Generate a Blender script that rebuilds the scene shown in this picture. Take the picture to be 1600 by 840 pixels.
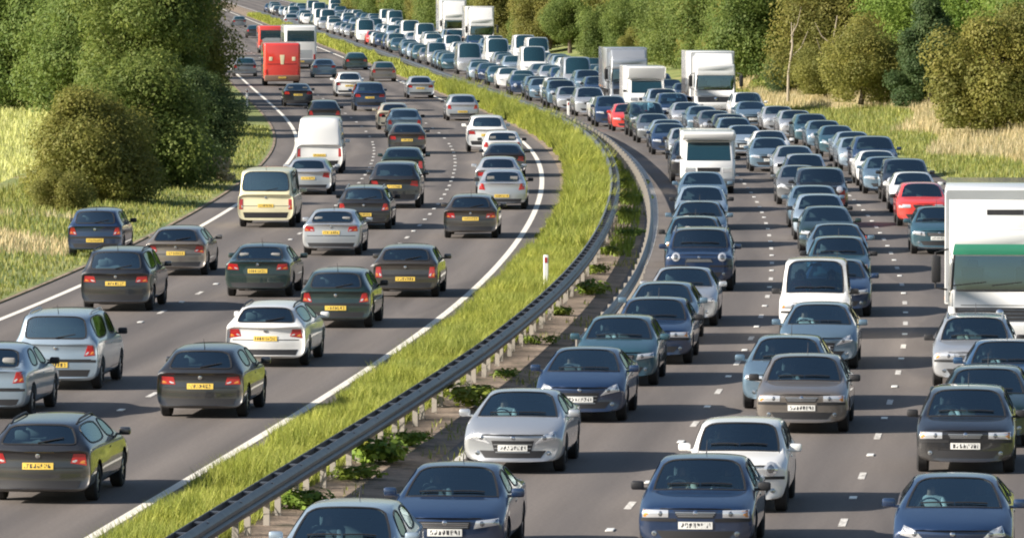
import bpy, bmesh, math, random
import numpy as np
from mathutils import Vector, Matrix
from mathutils.bvhtree import BVHTree

random.seed(7)
rng = np.random.default_rng(7)
R = math.radians
scene = bpy.context.scene
for o in list(bpy.data.objects):
    bpy.data.objects.remove(o)

# ------------------------------------------------------------------ camera
F_PX, CAM_H, HORIZON = 9783.0, 9.2, -75.0          # long lens from a bridge over the motorway
PITCH = math.atan((420 - HORIZON) / F_PX)
cam = bpy.data.cameras.new('camera')
cam.sensor_width = 36.0
cam.lens = 36.0 * F_PX / 1600.0
cam.clip_start, cam.clip_end = 1.0, 6000.0
cam_o = bpy.data.objects.new('camera', cam)
cam_o.location = (0, 0, CAM_H)
cam_o.rotation_euler = (math.pi / 2 - PITCH, 0, 0)
scene.collection.objects.link(cam_o)
scene.camera = cam_o

# ------------------------------------------------------------------ light
SUN_EL, SUN_AZ = 26.5, 15.0                         # sun on the left, a little behind the camera
world = bpy.data.worlds.new('World')
scene.world = world
world.use_nodes = True
wn = world.node_tree.nodes
sky = wn.new('ShaderNodeTexSky')
sky.sky_type = 'NISHITA'
sky.sun_disc = False
sky.sun_elevation = R(SUN_EL)
sky.sun_rotation = R(270 - SUN_AZ)
sky.dust_density = 1.6
world.node_tree.links.new(sky.outputs[0], wn['Background'].inputs[0])
wn['Background'].inputs[1].default_value = 0.065
sun = bpy.data.lights.new('sun', 'SUN')
sun.energy = 5.0
sun.angle = R(0.5)
sun.color = (1.0, 0.92, 0.82)
sun_o = bpy.data.objects.new('sun', sun)
sd = Vector((-math.cos(R(SUN_EL)) * math.cos(R(SUN_AZ)), -math.cos(R(SUN_EL)) * math.sin(R(SUN_AZ)), math.sin(R(SUN_EL))))
sun_o.rotation_euler = sd.to_track_quat('Z', 'Y').to_euler()
scene.collection.objects.link(sun_o)
scene.view_settings.view_transform = 'Standard'
scene.view_settings.look = 'None'
scene.view_settings.gamma = 1.0
scene.view_settings.exposure = 1.05
scene.cycles.max_bounces = 6
scene.cycles.transparent_max_bounces = 10
scene.cycles.filter_width = 2.0
scene.cycles.use_denoising = True

# ------------------------------------------------------------------ the line of the road
# the edge of the outer lane of the far carriageway, in metres (forward, sideways); everything runs parallel to it
_ky = np.array([20, 60, 98, 125, 160, 200, 250, 300, 350, 400, 500, 700, 1000, 1500.])
_kx = np.array([-13.4, -9.95, -6.65, -4.25, -1.65, .2, 1.2, .65, -1.75, -5.0, -11.6, -25.3, -46., -81.])


def _spline(kx, ky):
    n = len(kx); h = np.diff(kx)
    A = np.zeros((n, n)); b = np.zeros(n); A[0, 0] = A[-1, -1] = 1
    for i in range(1, n - 1):
        A[i, i - 1], A[i, i], A[i, i + 1] = h[i - 1], 2 * (h[i - 1] + h[i]), h[i]
        b[i] = 6 * ((ky[i + 1] - ky[i]) / h[i] - (ky[i] - ky[i - 1]) / h[i - 1])
    m = np.linalg.solve(A, b)

    def ev(x):
        x = np.asarray(x, float)
        i = np.clip(np.searchsorted(kx, x) - 1, 0, n - 2)
        d0, d1, hh = x - kx[i], kx[i + 1] - x, h[i]
        return (m[i] * d1**3 + m[i + 1] * d0**3) / (6 * hh) + (ky[i] / hh - m[i] * hh / 6) * d1 + (ky[i + 1] / hh - m[i + 1] * hh / 6) * d0
    return ev


line_x = _spline(_ky, _kx)


def slope(y):
    return (line_x(np.asarray(y) + .5) - line_x(np.asarray(y) - .5))


def at(y, off):                                     # a point at forward distance y, off metres right of the line
    s = float(slope(y)); n = math.hypot(1, s)
    return float(line_x(y)) + off / n, y - off * s / n


def heading(y):                                     # unit vector along the road
    s = float(slope(y)); n = math.hypot(1, s)
    return Vector((s / n, 1 / n, 0))


def ground(px, py, z=0.0):                          # where a sight line of the photograph meets the ground
    u, v = px - 800, py - 420
    t = (CAM_H - z) / (v * math.cos(PITCH) + F_PX * math.sin(PITCH))
    return u * t, (F_PX * math.cos(PITCH) - v * math.sin(PITCH)) * t


# ------------------------------------------------------------------ materials
MAT = {}


def mat(name, col, rough=.6, metal=0., coat=0., spec=.5, **kw):
    m = bpy.data.materials.new(name); m.use_nodes = True
    b = m.node_tree.nodes['Principled BSDF']
    b.inputs['Base Color'].default_value = (*col, 1)
    b.inputs['Roughness'].default_value = rough
    b.inputs['Metallic'].default_value = metal
    b.inputs['Coat Weight'].default_value = coat
    b.inputs['Coat Roughness'].default_value = .04
    b.inputs['Coat IOR'].default_value = 1.75
    b.inputs['Specular IOR Level'].default_value = spec
    MAT[name] = m
    return m


def nodes(m):
    nt = m.node_tree
    return nt, nt.nodes, nt.links, nt.nodes['Principled BSDF']


def noise(nt, vec, scale, detail=4, rough=.55):
    n = nt.nodes.new('ShaderNodeTexNoise')
    n.inputs['Scale'].default_value = scale
    n.inputs['Detail'].default_value = detail
    n.inputs['Roughness'].default_value = rough
    if vec is not None:
        nt.links.new(vec, n.inputs['Vector'])
    return n


def ramp(nt, fac, stops):
    r = nt.nodes.new('ShaderNodeValToRGB')
    e = r.color_ramp.elements
    while len(e) < len(stops):
        e.new(.5)
    for k, (p, c) in enumerate(stops):
        e[k].position = p; e[k].color = (*c, 1)
    nt.links.new(fac, r.inputs[0])
    return r


def mixc(nt, fac, a, b, mode='MIX'):
    m = nt.nodes.new('ShaderNodeMix'); m.data_type = 'RGBA'; m.blend_type = mode
    for sock, v in ((m.inputs[0], fac), (m.inputs[6], a), (m.inputs[7], b)):
        if isinstance(v, (int, float)):
            sock.default_value = v
        elif isinstance(v, tuple):
            sock.default_value = (*v, 1)
        else:
            nt.links.new(v, sock)
    return m.outputs[2]


def mapping(nt, out, scale):
    m = nt.nodes.new('ShaderNodeMapping'); m.inputs['Scale'].default_value = scale
    nt.links.new(out, m.inputs[0])
    return m.outputs[0]


def paint(name, col, metal=.35, rough=.38, coat=1.0):
    m = mat(name, col, rough, metal, coat)
    nt, N, L, b = nodes(m)
    tc = N.new('ShaderNodeTexCoord')
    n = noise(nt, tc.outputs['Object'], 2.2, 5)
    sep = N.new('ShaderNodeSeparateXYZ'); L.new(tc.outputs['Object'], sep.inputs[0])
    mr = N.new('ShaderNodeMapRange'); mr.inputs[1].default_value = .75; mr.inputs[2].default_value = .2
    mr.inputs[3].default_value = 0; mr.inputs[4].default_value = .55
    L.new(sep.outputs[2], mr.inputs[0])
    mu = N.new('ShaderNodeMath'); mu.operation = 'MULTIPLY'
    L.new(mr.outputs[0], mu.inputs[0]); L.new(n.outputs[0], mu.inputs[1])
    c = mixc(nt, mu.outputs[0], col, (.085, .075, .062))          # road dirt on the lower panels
    L.new(c, b.inputs['Base Color'])
    r2 = N.new('ShaderNodeMapRange'); r2.inputs[3].default_value = rough * .8; r2.inputs[4].default_value = rough * 1.3
    L.new(n.outputs[0], r2.inputs[0]); L.new(r2.outputs[0], b.inputs['Roughness'])
    return m


PAINTS = {
    'navy blue': paint('paint_navy', (.011, .034, .092)),
    'blue': paint('paint_blue', (.03, .082, .17)),
    'teal blue': paint('paint_teal', (.035, .098, .13)),
    'steel blue': paint('paint_steel_blue', (.14, .22, .29), .5),
    'pale blue': paint('paint_pale_blue', (.35, .44, .52), .5),
    'silver': paint('paint_silver', (.52, .54, .56), .6, .33),
    'grey': paint('paint_grey', (.17, .18, .19), .5),
    'black': paint('paint_black', (.012, .013, .016), .2),
    'charcoal': paint('paint_charcoal', (.020, .021, .024), .3),
    'brown grey': paint('paint_brown_grey', (.05, .043, .036), .35),
    'taupe': paint('paint_taupe', (.17, .15, .13), .4),
    'dark green': paint('paint_dark_green', (.013, .034, .031)),
    'maroon': paint('paint_maroon', (.12, .02, .03)),
    'red': paint('paint_red', (.70, .05, .035), .05),
    'white': paint('paint_white', (.78, .78, .76), 0, .4),
    'cream': paint('paint_cream', (.80, .74, .48), 0, .4),
    'beige': paint('paint_beige', (.42, .38, .29), .3),
}


def glass(name, tint, boost):
    m = bpy.data.materials.new(name); m.use_nodes = True
    nt = m.node_tree; nt.nodes.clear()
    out = nt.nodes.new('ShaderNodeOutputMaterial'); mx = nt.nodes.new('ShaderNodeMixShader')
    tr = nt.nodes.new('ShaderNodeBsdfTransparent'); tr.inputs[0].default_value = (*tint, 1)
    gl = nt.nodes.new('ShaderNodeBsdfGlossy'); gl.inputs['Roughness'].default_value = .03
    gl.inputs[0].default_value = (.75, .95, 1, 1)
    fr = nt.nodes.new('ShaderNodeFresnel'); fr.inputs[0].default_value = boost
    nt.links.new(fr.outputs[0], mx.inputs[0]); nt.links.new(tr.outputs[0], mx.inputs[1])
    nt.links.new(gl.outputs[0], mx.inputs[2]); nt.links.new(mx.outputs[0], out.inputs[0])
    MAT[name] = m
    return m


glass('glass', (.50, .70, .77), 3.1)
mat('glass_dark', (.010, .036, .05), .06, 0, .45, .8)            # windows of far cars
mat('glass_lorry', (.03, .075, .08), .12, 0, .35, .7)
mat('paper', (.8, .8, .78), .8)
mat('trim', (.018, .018, .02), .55)
mat('interior', (.09, .09, .09), .8)
mat('seat', (.24, .235, .225), .9)
mat('rubber', (.02, .02, .021), .85)
mat('rim', (.42, .43, .44), .35, .8)
mat('lamp', (.78, .80, .82), .12, .55, 1)
mat('lamp_bowl', (.30, .32, .34), .15, .8, 1)
mat('tail', (.42, .02, .02), .2, 0, 1)
mat('amber', (.6, .22, .03), .25, 0, 1)
mat('chrome', (.75, .76, .78), .15, 1)
mat('brown_plastic', (.16, .10, .07), .7)
mat('green_strip', (.03, .22, .13), .4, 0, .4)
mat('skin', (.50, .30, .22), .6)
mat('hair', (.05, .032, .02), .7)
for nm, c in (('white', (.75, .74, .72)), ('blue', (.08, .14, .32)), ('grey', (.25, .25, .26)), ('red', (.4, .06, .05)), ('pale', (.6, .52, .42))):
    mat('shirt_' + nm, c, .9)


def plate_mat(name, col):
    m = mat(name, col, .4)
    nt, N, L, b = nodes(m)
    tc = N.new('ShaderNodeTexCoord'); sp = N.new('ShaderNodeSeparateXYZ'); L.new(tc.outputs['Generated'], sp.inputs[0])

    def mth(op, x, y=None):
        q_ = N.new('ShaderNodeMath'); q_.operation = op
        for k, v in ((0, x), (1, y)):
            if v is None: continue
            if isinstance(v, (int, float)): q_.inputs[k].default_value = v
            else: L.new(v, q_.inputs[k])
        return q_.outputs[0]
    cell = mth('MULTIPLY', sp.outputs[0], 8.6)
    fx = mth('ABSOLUTE', mth('SUBTRACT', mth('FRACT', cell), .5))
    inx = mth('LESS_THAN', fx, .37)
    inz = mth('LESS_THAN', mth('ABSOLUTE', mth('SUBTRACT', sp.outputs[2], .5)), .33)
    edge = mth('LESS_THAN', mth('ABSOLUTE', mth('SUBTRACT', sp.outputs[0], .5)), .44)
    oi = N.new('ShaderNodeObjectInfo')
    cb = N.new('ShaderNodeCombineXYZ'); L.new(mth('MULTIPLY', sp.outputs[0], 26), cb.inputs[0]); L.new(mth('MULTIPLY', sp.outputs[2], 3.2), cb.inputs[2]); L.new(mth('MULTIPLY', oi.outputs['Random'], 90), cb.inputs[1])
    n = noise(nt, cb.outputs[0], 1.0, 0)
    ink = mth('GREATER_THAN', n.outputs[0], .47)
    f_ = mth('MULTIPLY', mth('MULTIPLY', inx, inz), mth('MULTIPLY', ink, edge))
    L.new(mixc(nt, f_, col, (.04, .04, .045)), b.inputs['Base Color'])


plate_mat('plate_white', (.78, .78, .74))
plate_mat('plate_yellow', (.80, .56, .10))

# asphalt: u runs across the road, v along it
m = mat('asphalt', (.1, .1, .1), .82)
nt, N, L, b = nodes(m)
uv = N.new('ShaderNodeUVMap')
geo = N.new('ShaderNodeNewGeometry')
fine = noise(nt, geo.outputs['Position'], 14, 6, .7)
broad = noise(nt, mapping(nt, uv.outputs[0], (1.3, .05, 1)), 1.0, 4)
base = ramp(nt, broad.outputs[0], [(.3, (.110, .096, .087)), (.7, (.156, .138, .126))])
wv = N.new('ShaderNodeTexWave'); wv.wave_type = 'BANDS'; wv.bands_direction = 'X'
wv.inputs['Scale'].default_value = .1722; wv.inputs['Distortion'].default_value = .25   # wheel tracks: two to each 3.65 m lane
L.new(uv.outputs[0], wv.inputs[0])
tr = ramp(nt, wv.outputs[0], [(.0, (.52, .52, .54)), (1, (1.16, 1.14, 1.11))])
c = mixc(nt, .55, base.outputs[0], tr.outputs[0], 'MULTIPLY')
fr_ = ramp(nt, fine.outputs[0], [(.3, (.62, .62, .63)), (.7, (1.32, 1.3, 1.26))])
c = mixc(nt, .7, c, fr_.outputs[0], 'MULTIPLY')
pt = noise(nt, mapping(nt, uv.outputs[0], (.28, .022, 1)), 1.0, 1)
pr_ = ramp(nt, pt.outputs[0], [(.57, (1, 1, 1)), (.585, (.70, .70, .72))])
pr_.color_ramp.interpolation = 'LINEAR'
c = mixc(nt, .6, c, pr_.outputs[0], 'MULTIPLY')                  # resurfaced patches
L.new(c, b.inputs['Base Color'])
bp = N.new('ShaderNodeBump'); bp.inputs['Strength'].default_value = .4; bp.inputs['Distance'].default_value = .01
L.new(fine.outputs[0], bp.inputs['Height']); L.new(bp.outputs[0], b.inputs['Normal'])

m = mat('road_paint', (.72, .71, .66), .6)
nt, N, L, b = nodes(m)
geo = N.new('ShaderNodeNewGeometry')
n = noise(nt, geo.outputs['Position'], 7, 6, .7)
r = ramp(nt, n.outputs[0], [(.38, (.24, .22, .20)), (.54, (.66, .64, .59))])
L.new(r.outputs[0], b.inputs['Base Color'])
m = mat('edge_paint', (.74, .71, .62), .6)
nt, N, L, b = nodes(m)
geo = N.new('ShaderNodeNewGeometry')
n = noise(nt, geo.outputs['Position'], 5, 6, .7)
L.new(ramp(nt, n.outputs[0], [(.28, (.40, .37, .32)), (.42, (.76, .72, .63))]).outputs[0], b.inputs['Base Color'])
mat('stud', (.8, .8, .76), .3)


def dirt(name, stops, scale=.8):
    m = mat(name, stops[0][1], .95)
    nt, N, L, b = nodes(m)
    geo = N.new('ShaderNodeNewGeometry')
    n = noise(nt, geo.outputs['Position'], scale, 8, .65)
    r = ramp(nt, n.outputs[0], stops)
    n2 = noise(nt, geo.outputs['Position'], 9, 5, .7)
    r2 = ramp(nt, n2.outputs[0], [(.3, (.65, .65, .65)), (.7, (1.25, 1.25, 1.25))])
    L.new(mixc(nt, .8, r.outputs[0], r2.outputs[0], 'MULTIPLY'), b.inputs['Base Color'])
    bp = N.new('ShaderNodeBump'); bp.inputs['Strength'].default_value = .7; bp.inputs['Distance'].default_value = .06
    L.new(n2.outputs[0], bp.inputs['Height']); L.new(bp.outputs[0], b.inputs['Normal'])


dirt('field', [(.35, (.40, .42, .15)), (.65, (.54, .52, .25))], .05)
dirt('soil', [(.34, (.09, .085, .045)), (.46, (.22, .165, .12)), (.68, (.36, .28, .205))], .9)
dirt('verge', [(.38, (.12, .17, .04)), (.58, (.24, .26, .08)), (.74, (.40, .33, .18))], .22)
dirt('median_turf', [(.35, (.14, .19, .03)), (.65, (.24, .27, .06))], .5)


def leafy(name, cols, trans=.48, hue=.04):
    m = mat(name, cols[0], .62, spec=.25)
    nt, N, L, b = nodes(m)
    geo = N.new('ShaderNodeNewGeometry'); oi = N.new('ShaderNodeObjectInfo')
    r = ramp(nt, geo.outputs['Random Per Island'], [(k / (len(cols) - 1), c) for k, c in enumerate(cols)])
    n = noise(nt, geo.outputs['Position'], .55, 3)
    r2 = ramp(nt, n.outputs[0], [(.32, (.72, .78, .8)), (.68, (1.25, 1.18, 1.0))])
    c = mixc(nt, .8, r.outputs[0], r2.outputs[0], 'MULTIPLY')
    hs = N.new('ShaderNodeHueSaturation')
    mr = N.new('ShaderNodeMapRange'); mr.inputs[3].default_value = .5 - hue; mr.inputs[4].default_value = .5 + hue * .6
    L.new(oi.outputs['Random'], mr.inputs[0]); L.new(mr.outputs[0], hs.inputs['Hue'])
    L.new(c, hs.inputs['Color'])
    L.new(hs.outputs[0], b.inputs['Base Color'])
    t = N.new('ShaderNodeBsdfTranslucent'); L.new(hs.outputs[0], t.inputs[0])
    mx = N.new('ShaderNodeMixShader'); mx.inputs[0].default_value = trans
    out = [x for x in N if x.type == 'OUTPUT_MATERIAL'][0]
    L.new(b.outputs[0], mx.inputs[1]); L.new(t.outputs[0], mx.inputs[2]); L.new(mx.outputs[0], out.inputs[0])


leafy('leaf_green', [(0.12, 0.185, 0.045), (0.155, 0.215, 0.055), (0.195, 0.245, 0.07)], hue=.012)
leafy('leaf_olive', [(0.19, 0.2, 0.05), (0.23, 0.23, 0.06), (0.28, 0.26, 0.08)], hue=.01)
leafy('leaf_bright', [(0.13, 0.21, 0.035), (0.16, 0.25, 0.045), (0.2, 0.28, 0.065)], hue=.01)
leafy('leaf_dark', [(0.065, 0.11, 0.04), (0.085, 0.13, 0.05), (0.11, 0.15, 0.065)], hue=.012)
leafy('leaf_rust', [(.10, .06, .03), (.17, .09, .05)], .2, .02)
leafy('grass_median', [(0.22, 0.275, 0.045), (0.335, 0.375, 0.07), (0.44, 0.445, 0.12)], .35, 0)
leafy('grass_verge', [(.15, .20, .04), (.26, .28, .07), (.38, .36, .13)], .3, 0)
leafy('grass_field', [(.40, .44, .14), (.50, .52, .20), (.58, .58, .28)], .3, 0)
leafy('grass_straw', [(.42, .34, .18), (.54, .44, .26), (.62, .53, .35)], .3, 0)
leafy('weed', [(0.117, 0.195, 0.026), (0.234, 0.312, 0.052)], .3, .02)
m = mat('bark', (.12, .09, .065), .95)
nt, N, L, b = nodes(m)
tc = N.new('ShaderNodeTexCoord')
n = noise(nt, mapping(nt, tc.outputs['Object'], (6, 6, 1.2)), 2, 5)
L.new(ramp(nt, n.outputs[0], [(.3, (.06, .045, .035)), (.7, (.19, .15, .11))]).outputs[0], b.inputs['Base Color'])
mat('dead_wood', (.33, .28, .21), .9)
m = mat('steel', (.20, .21, .225), .42, .6)
nt, N, L, b = nodes(m)
geo = N.new('ShaderNodeNewGeometry')
n = noise(nt, geo.outputs['Position'], 3, 6, .7)
L.new(ramp(nt, n.outputs[0], [(.3, (.06, .07, .09)), (.7, (.14, .15, .165))]).outputs[0], b.inputs['Base Color'])
mat('post', (.44, .40, .34), .7, .1)
mat('marker', (.80, .80, .76), .5)

# ------------------------------------------------------------------ mesh helpers
COL = scene.collection


def link(name, me, parent=None, material=None, loc=None):
    o = bpy.data.objects.new(name, me)
    COL.objects.link(o)
    if parent is not None:
        o.parent = parent
    if material is not None and me is not None:
        if not me.materials:
            me.materials.append(MAT[material] if isinstance(material, str) else material)
    if loc is not None:
        o.location = loc
    return o


def empty(name, loc=(0, 0, 0), rz=0, label=None, cat=None, group=None):
    o = bpy.data.objects.new(name, None)
    o.empty_display_size = .2
    COL.objects.link(o)
    o.location = loc; o.rotation_euler = (0, 0, rz)
    tag(o, label, cat, group)
    return o


def tag(o, label=None, cat=None, group=None, kind=None):
    for k, v in (('label', label), ('category', cat), ('group', group), ('kind', kind)):
        if v:
            o[k] = v
    return o


def np_mesh(name, V, F, smooth=False):               # fast mesh from arrays; F is (n, 3) or (n, 4)
    V = np.ascontiguousarray(V, np.float32); F = np.ascontiguousarray(F, np.int32)
    me = bpy.data.meshes.new(name)
    me.vertices.add(len(V)); me.vertices.foreach_set('co', V.ravel())
    me.loops.add(F.size); me.loops.foreach_set('vertex_index', F.ravel())
    me.polygons.add(len(F))
    me.polygons.foreach_set('loop_start', np.arange(len(F), dtype=np.int32) * F.shape[1])
    me.polygons.foreach_set('loop_total', np.full(len(F), F.shape[1], np.int32))
    if smooth:
        me.polygons.foreach_set('use_smooth', np.ones(len(F), bool))
    me.update(calc_edges=True)
    return me


def to_mesh(bm, name, smooth=True, angle=40):
    bmesh.ops.recalc_face_normals(bm, faces=bm.faces)
    me = bpy.data.meshes.new(name); bm.to_mesh(me); bm.free()
    if smooth:
        me.polygons.foreach_set('use_smooth', np.ones(len(me.polygons), bool))
        me.set_sharp_from_angle(angle=R(angle))
    return me


def add_box(bm, c, s, bevel=0, seg=2, rot=None):
    r = bmesh.ops.create_cube(bm, size=1)
    vs = r['verts']
    M = Matrix.Translation(c) @ (rot.to_4x4() if rot else Matrix()) @ Matrix.Diagonal((*s, 1))
    bmesh.ops.transform(bm, matrix=M, verts=vs)
    if bevel:
        es = list({e for v in vs for e in v.link_edges})
        bmesh.ops.bevel(bm, geom=es, offset=bevel, segments=seg, affect='EDGES', profile=.5)


def box_mesh(name, c, s, bevel=0, seg=2):
    bm = bmesh.new(); add_box(bm, c, s, bevel, seg)
    return to_mesh(bm, name)


def add_cyl(bm, c, r, d, axis='X', n=24, r2=None):
    q = {'X': Matrix.Rotation(R(90), 4, 'Y'), 'Y': Matrix.Rotation(R(90), 4, 'X'), 'Z': Matrix()}[axis]
    return bmesh.ops.create_cone(bm, cap_ends=True, segments=n, radius1=r, radius2=r if r2 is None else r2, depth=d, matrix=Matrix.Translation(c) @ q)


def add_tube(bm, pts, radii, n=7):
    rings = []
    for i, p in enumerate(pts):
        p = Vector(p)
        d = (Vector(pts[min(i + 1, len(pts) - 1)]) - Vector(pts[max(i - 1, 0)])).normalized()
        a = d.cross(Vector((.3, .9, .2))).normalized(); b_ = d.cross(a)
        rings.append([bm.verts.new(p + (a * math.cos(2 * math.pi * k / n) + b_ * math.sin(2 * math.pi * k / n)) * radii[i]) for k in range(n)])
    for r0, r1 in zip(rings, rings[1:]):
        for k in range(n):
            bm.faces.new((r0[k], r0[(k + 1) % n], r1[(k + 1) % n], r1[k]))
    bm.faces.new(rings[0]); bm.faces.new(rings[-1])


def ribbon(name, o0, o1, z, y0, y1, step, material, nx=1, parent=None, zf=None):
    ys = np.arange(y0, y1 + step, step)
    V, UV = [], []
    for y in ys:
        a0 = o0(y) if callable(o0) else o0
        a1 = o1(y) if callable(o1) else o1
        for k in range(nx + 1):
            of = a0 + (a1 - a0) * k / nx
            x, yy = at(y, of)
            V.append((x, yy, z + (zf(of, y) if zf else 0))); UV.append((of, y))
    w = nx + 1
    F = [(i * w + k, i * w + k + 1, (i + 1) * w + k + 1, (i + 1) * w + k) for i in range(len(ys) - 1) for k in range(nx)]
    me = np_mesh(name, np.array(V), np.array(F), True)
    lay = me.uv_layers.new(name='UVMap')
    idx = np.zeros(len(me.loops), np.int32); me.loops.foreach_get('vertex_index', idx)
    lay.data.foreach_set('uv', np.array(UV, np.float32)[idx].ravel())
    return link(name, me, parent, material)


# ------------------------------------------------------------------ the setting
me = np_mesh('ground', np.array([(-900, -60, -.06), (900, -60, -.06), (900, 2600, -.06), (-900, 2600, -.06)]), np.array([(0, 1, 2, 3)]))
tag(link('ground', me, None, 'field'), kind='structure')
Y0, Y1 = 40, 1400
road_away = tag(ribbon('road', -12.0, .75, 0, Y0, Y1, 5, 'asphalt', 6), kind='structure')
road_near = tag(ribbon('road', 3.9, 16.3, 0, Y0, Y1, 5, 'asphalt', 6), kind='structure')
tag(ribbon('median', .73, 3.93, .008, Y0, Y1, 4, 'soil', 5, zf=lambda o, y: .05 * math.sin((o - .7) / 3.2 * math.pi)), kind='structure')


def bank_r(o, y):
    t = min(max((o - 16.5) / 9, 0), 1)
    return 1.1 * t * t * (3 - 2 * t)


tag(ribbon('verge', 16.27, 46, .006, Y0, Y1, 8, 'verge', 12, zf=bank_r), kind='structure')
tag(ribbon('verge', -21, -11.97, .006, Y0, Y1, 8, 'verge', 10, zf=lambda o, y: .25 * min(max((-12.6 - o) / 5, 0), 1)), kind='structure')

# kerb strips
tag(ribbon('kerb', -12.12, -12.0, .03, Y0, Y1, 5, 'soil'), kind='structure')
# painted lines and studs
ribbon('edge_line', -11.06, -10.88, .004, Y0, Y1, 4, 'edge_paint', parent=road_away)
ribbon('edge_line', -.10, .09, .004, Y0, Y1, 4, 'edge_paint', parent=road_away)
ribbon('edge_line', 15.3, 15.5, .004, Y0, Y1, 4, 'road_paint', parent=road_near)
ribbon('edge_line', 4.2, 4.38, .004, Y0, Y1, 4, 'road_paint', parent=road_near)
dash_me = box_mesh('lane_dash', (0, 0, 0), (.12, 1.35, .006)); dash_me.materials.append(MAT['road_paint'])
bm = bmesh.new(); add_box(bm, (0, 0, .010), (.13, .42, .02), .006, 1)
stud_me = to_mesh(bm, 'road_stud'); stud_me.materials.append(MAT['stud'])
for off, par in ((-7.3, road_away), (-3.65, road_away), (8.05, road_near), (11.7, road_near)):
    y = 82.0 + (off * 1.7) % 9
    k = 0
    while y < 420:
        for dy, nm, me_, z in ((0, 'lane_dash', dash_me, .0035), (4.5, 'road_stud', stud_me, .001)):
            if nm == 'road_stud' and y > 300:
                continue
            x, yy = at(y + dy, off); h = heading(y + dy)
            o = link(nm, me_, par, None, (x, yy, z)); o.rotation_euler = (0, 0, math.atan2(-h.x, h.y))
        y += 9
    # beyond, the dashes run together
    ys = np.arange(y, 1100, 9.0); V, Fc = [], []
    for j, yy in enumerate(ys):
        for (a, b_) in ((-.075, -1), (.075, -1), (.075, 1), (-.075, 1)):
            x, y2 = at(yy + b_, off + a); V.append((x, y2, .004))
        Fc.append((4 * j, 4 * j + 1, 4 * j + 2, 4 * j + 3))
    tag(link('far_lane_dashes', np_mesh('far_lane_dashes', np.array(V), np.array(Fc)), par, 'road_paint'), kind='stuff')

# ------------------------------------------------------------------ crash barriers
BEAM = [(-.035, .42), (.02, .46), (.045, .51), (.045, .55), (0, .59), (.045, .63), (.045, .68), (.02, .72), (-.035, .76), (-.05, .76), (-.05, .42)]


def sweep(name, prof, offf, y0, y1, step, side=1):
    ys = np.arange(y0, y1 + step * .5, step); n = len(prof); V = []
    for y in ys:
        o0 = offf(y)
        for a, z in prof:
            x, yy = at(y, o0 + a * side); V.append((x, yy, z))
    F = [(i * n + k, i * n + (k + 1) % n, (i + 1) * n + (k + 1) % n, (i + 1) * n + k) for i in range(len(ys) - 1) for k in range(n)]
    me = np_mesh(name, np.array(V), np.array(F), True)
    bm = bmesh.new(); bm.from_mesh(me)
    bm.verts.ensure_lookup_table()
    for s0 in (0, (len(ys) - 1) * n):
        bm.faces.new([bm.verts[s0 + k] for k in range(n)])
    bpy.data.meshes.remove(me)
    return to_mesh(bm, name, True, 30)


bm = bmesh.new()
add_box(bm, (0, -.03, .36), (.10, .008, .76)); add_box(bm, (.046, 0, .36), (.008, .06, .76)); add_box(bm, (-.046, 0, .36), (.008, .06, .76))
post_me = to_mesh(bm, 'post', False); post_me.materials.append(MAT['post'])
bm = bmesh.new(); add_box(bm, (0, 0, .72), (.22, .13, .06), .012, 1)
block_me = to_mesh(bm, 'spacer', False); block_me.materials.append(MAT['steel'])

b1 = empty('crash_barrier', (*at(100, 2.85), 0), 0, 'long double sided steel crash barrier curving along the grassy central reservation', 'barrier')
bl = b1.location.copy()


def child_at(o, root):
    o.parent = root; o.matrix_parent_inverse = root.matrix_world.inverted() if False else Matrix.Translation(-root.location)
    return o


f1 = lambda y: float(np.interp(y, [80, 95, 112, 135, 165], [2.46, 2.60, 2.76, 2.92, 2.95]))
f2 = lambda y: f1(y) - .27
child_at(link('rail', sweep('rail', BEAM, f1, 84, 900, 2), None, 'steel'), b1)
child_at(link('rail', sweep('rail', BEAM, f2, 84, 900, 2, -1), None, 'steel'), b1)
y, k = 86.0, 0
while y < 330:
    x, yy = at(y, f1(y) - (.15 if k % 2 else .09)); h = heading(y)
    for nm, me_ in (('post', post_me), ('spacer', block_me)):
        o = link(nm, me_, None, None, (x, yy, 0)); o.rotation_euler = (0, 0, math.atan2(-h.x, h.y)); child_at(o, b1)
    y += 1.75; k += 1


def off2(y):
    return float(np.interp(y, [140, 150, 167, 223, 270, 320, 400], [4.75, 4.72, 4.6, 4.05, 3.55, 3.25, 3.25]))


b2 = empty('crash_barrier', (*at(160, off2(160)), 0), 0, 'second steel barrier bending beside the oncoming queue, splitting from the long one', 'barrier')
child_at(link('rail', sweep('rail', BEAM, off2, 137, 335, 2), None, 'steel'), b2)
y = 138.0
while y < 330:
    x, yy = at(y, off2(y) - .1); h = heading(y)
    o = link('post', post_me, None, None, (x, yy, 0)); o.rotation_euler = (0, 0, math.atan2(-h.x, h.y)); child_at(o, b2)
    y += 3.2

# slim white marker posts
bm = bmesh.new(); add_box(bm, (0, 0, .55), (.13, .05, 1.1), .015, 1); mk_me = to_mesh(bm, 'marker_post'); mk_me.materials.append(MAT['marker'])
bm = bmesh.new(); add_box(bm, (0, -.027, .96), (.07, .008, .14)); mr_me = to_mesh(bm, 'reflector'); mr_me.materials.append(MAT['tail'])
for (px, py, lab) in ((853, 462, 'white marker post standing in the median grass behind the long barrier'),
                      (386, 168, 'white marker post on the left verge below the dark bush'),
                      (888, 190, 'white marker post at the barrier in front of the silver hatchback'),
                      (683, 108, 'far white marker post on the median beside the oncoming queue')):
    x, y = ground(px, py)
    o = tag(link('marker_post', mk_me, None, None, (x, y, 0)), lab, 'marker post', 'white marker posts')
    link('reflector', mr_me, o)

# ------------------------------------------------------------------ vehicles
DG = None


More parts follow.
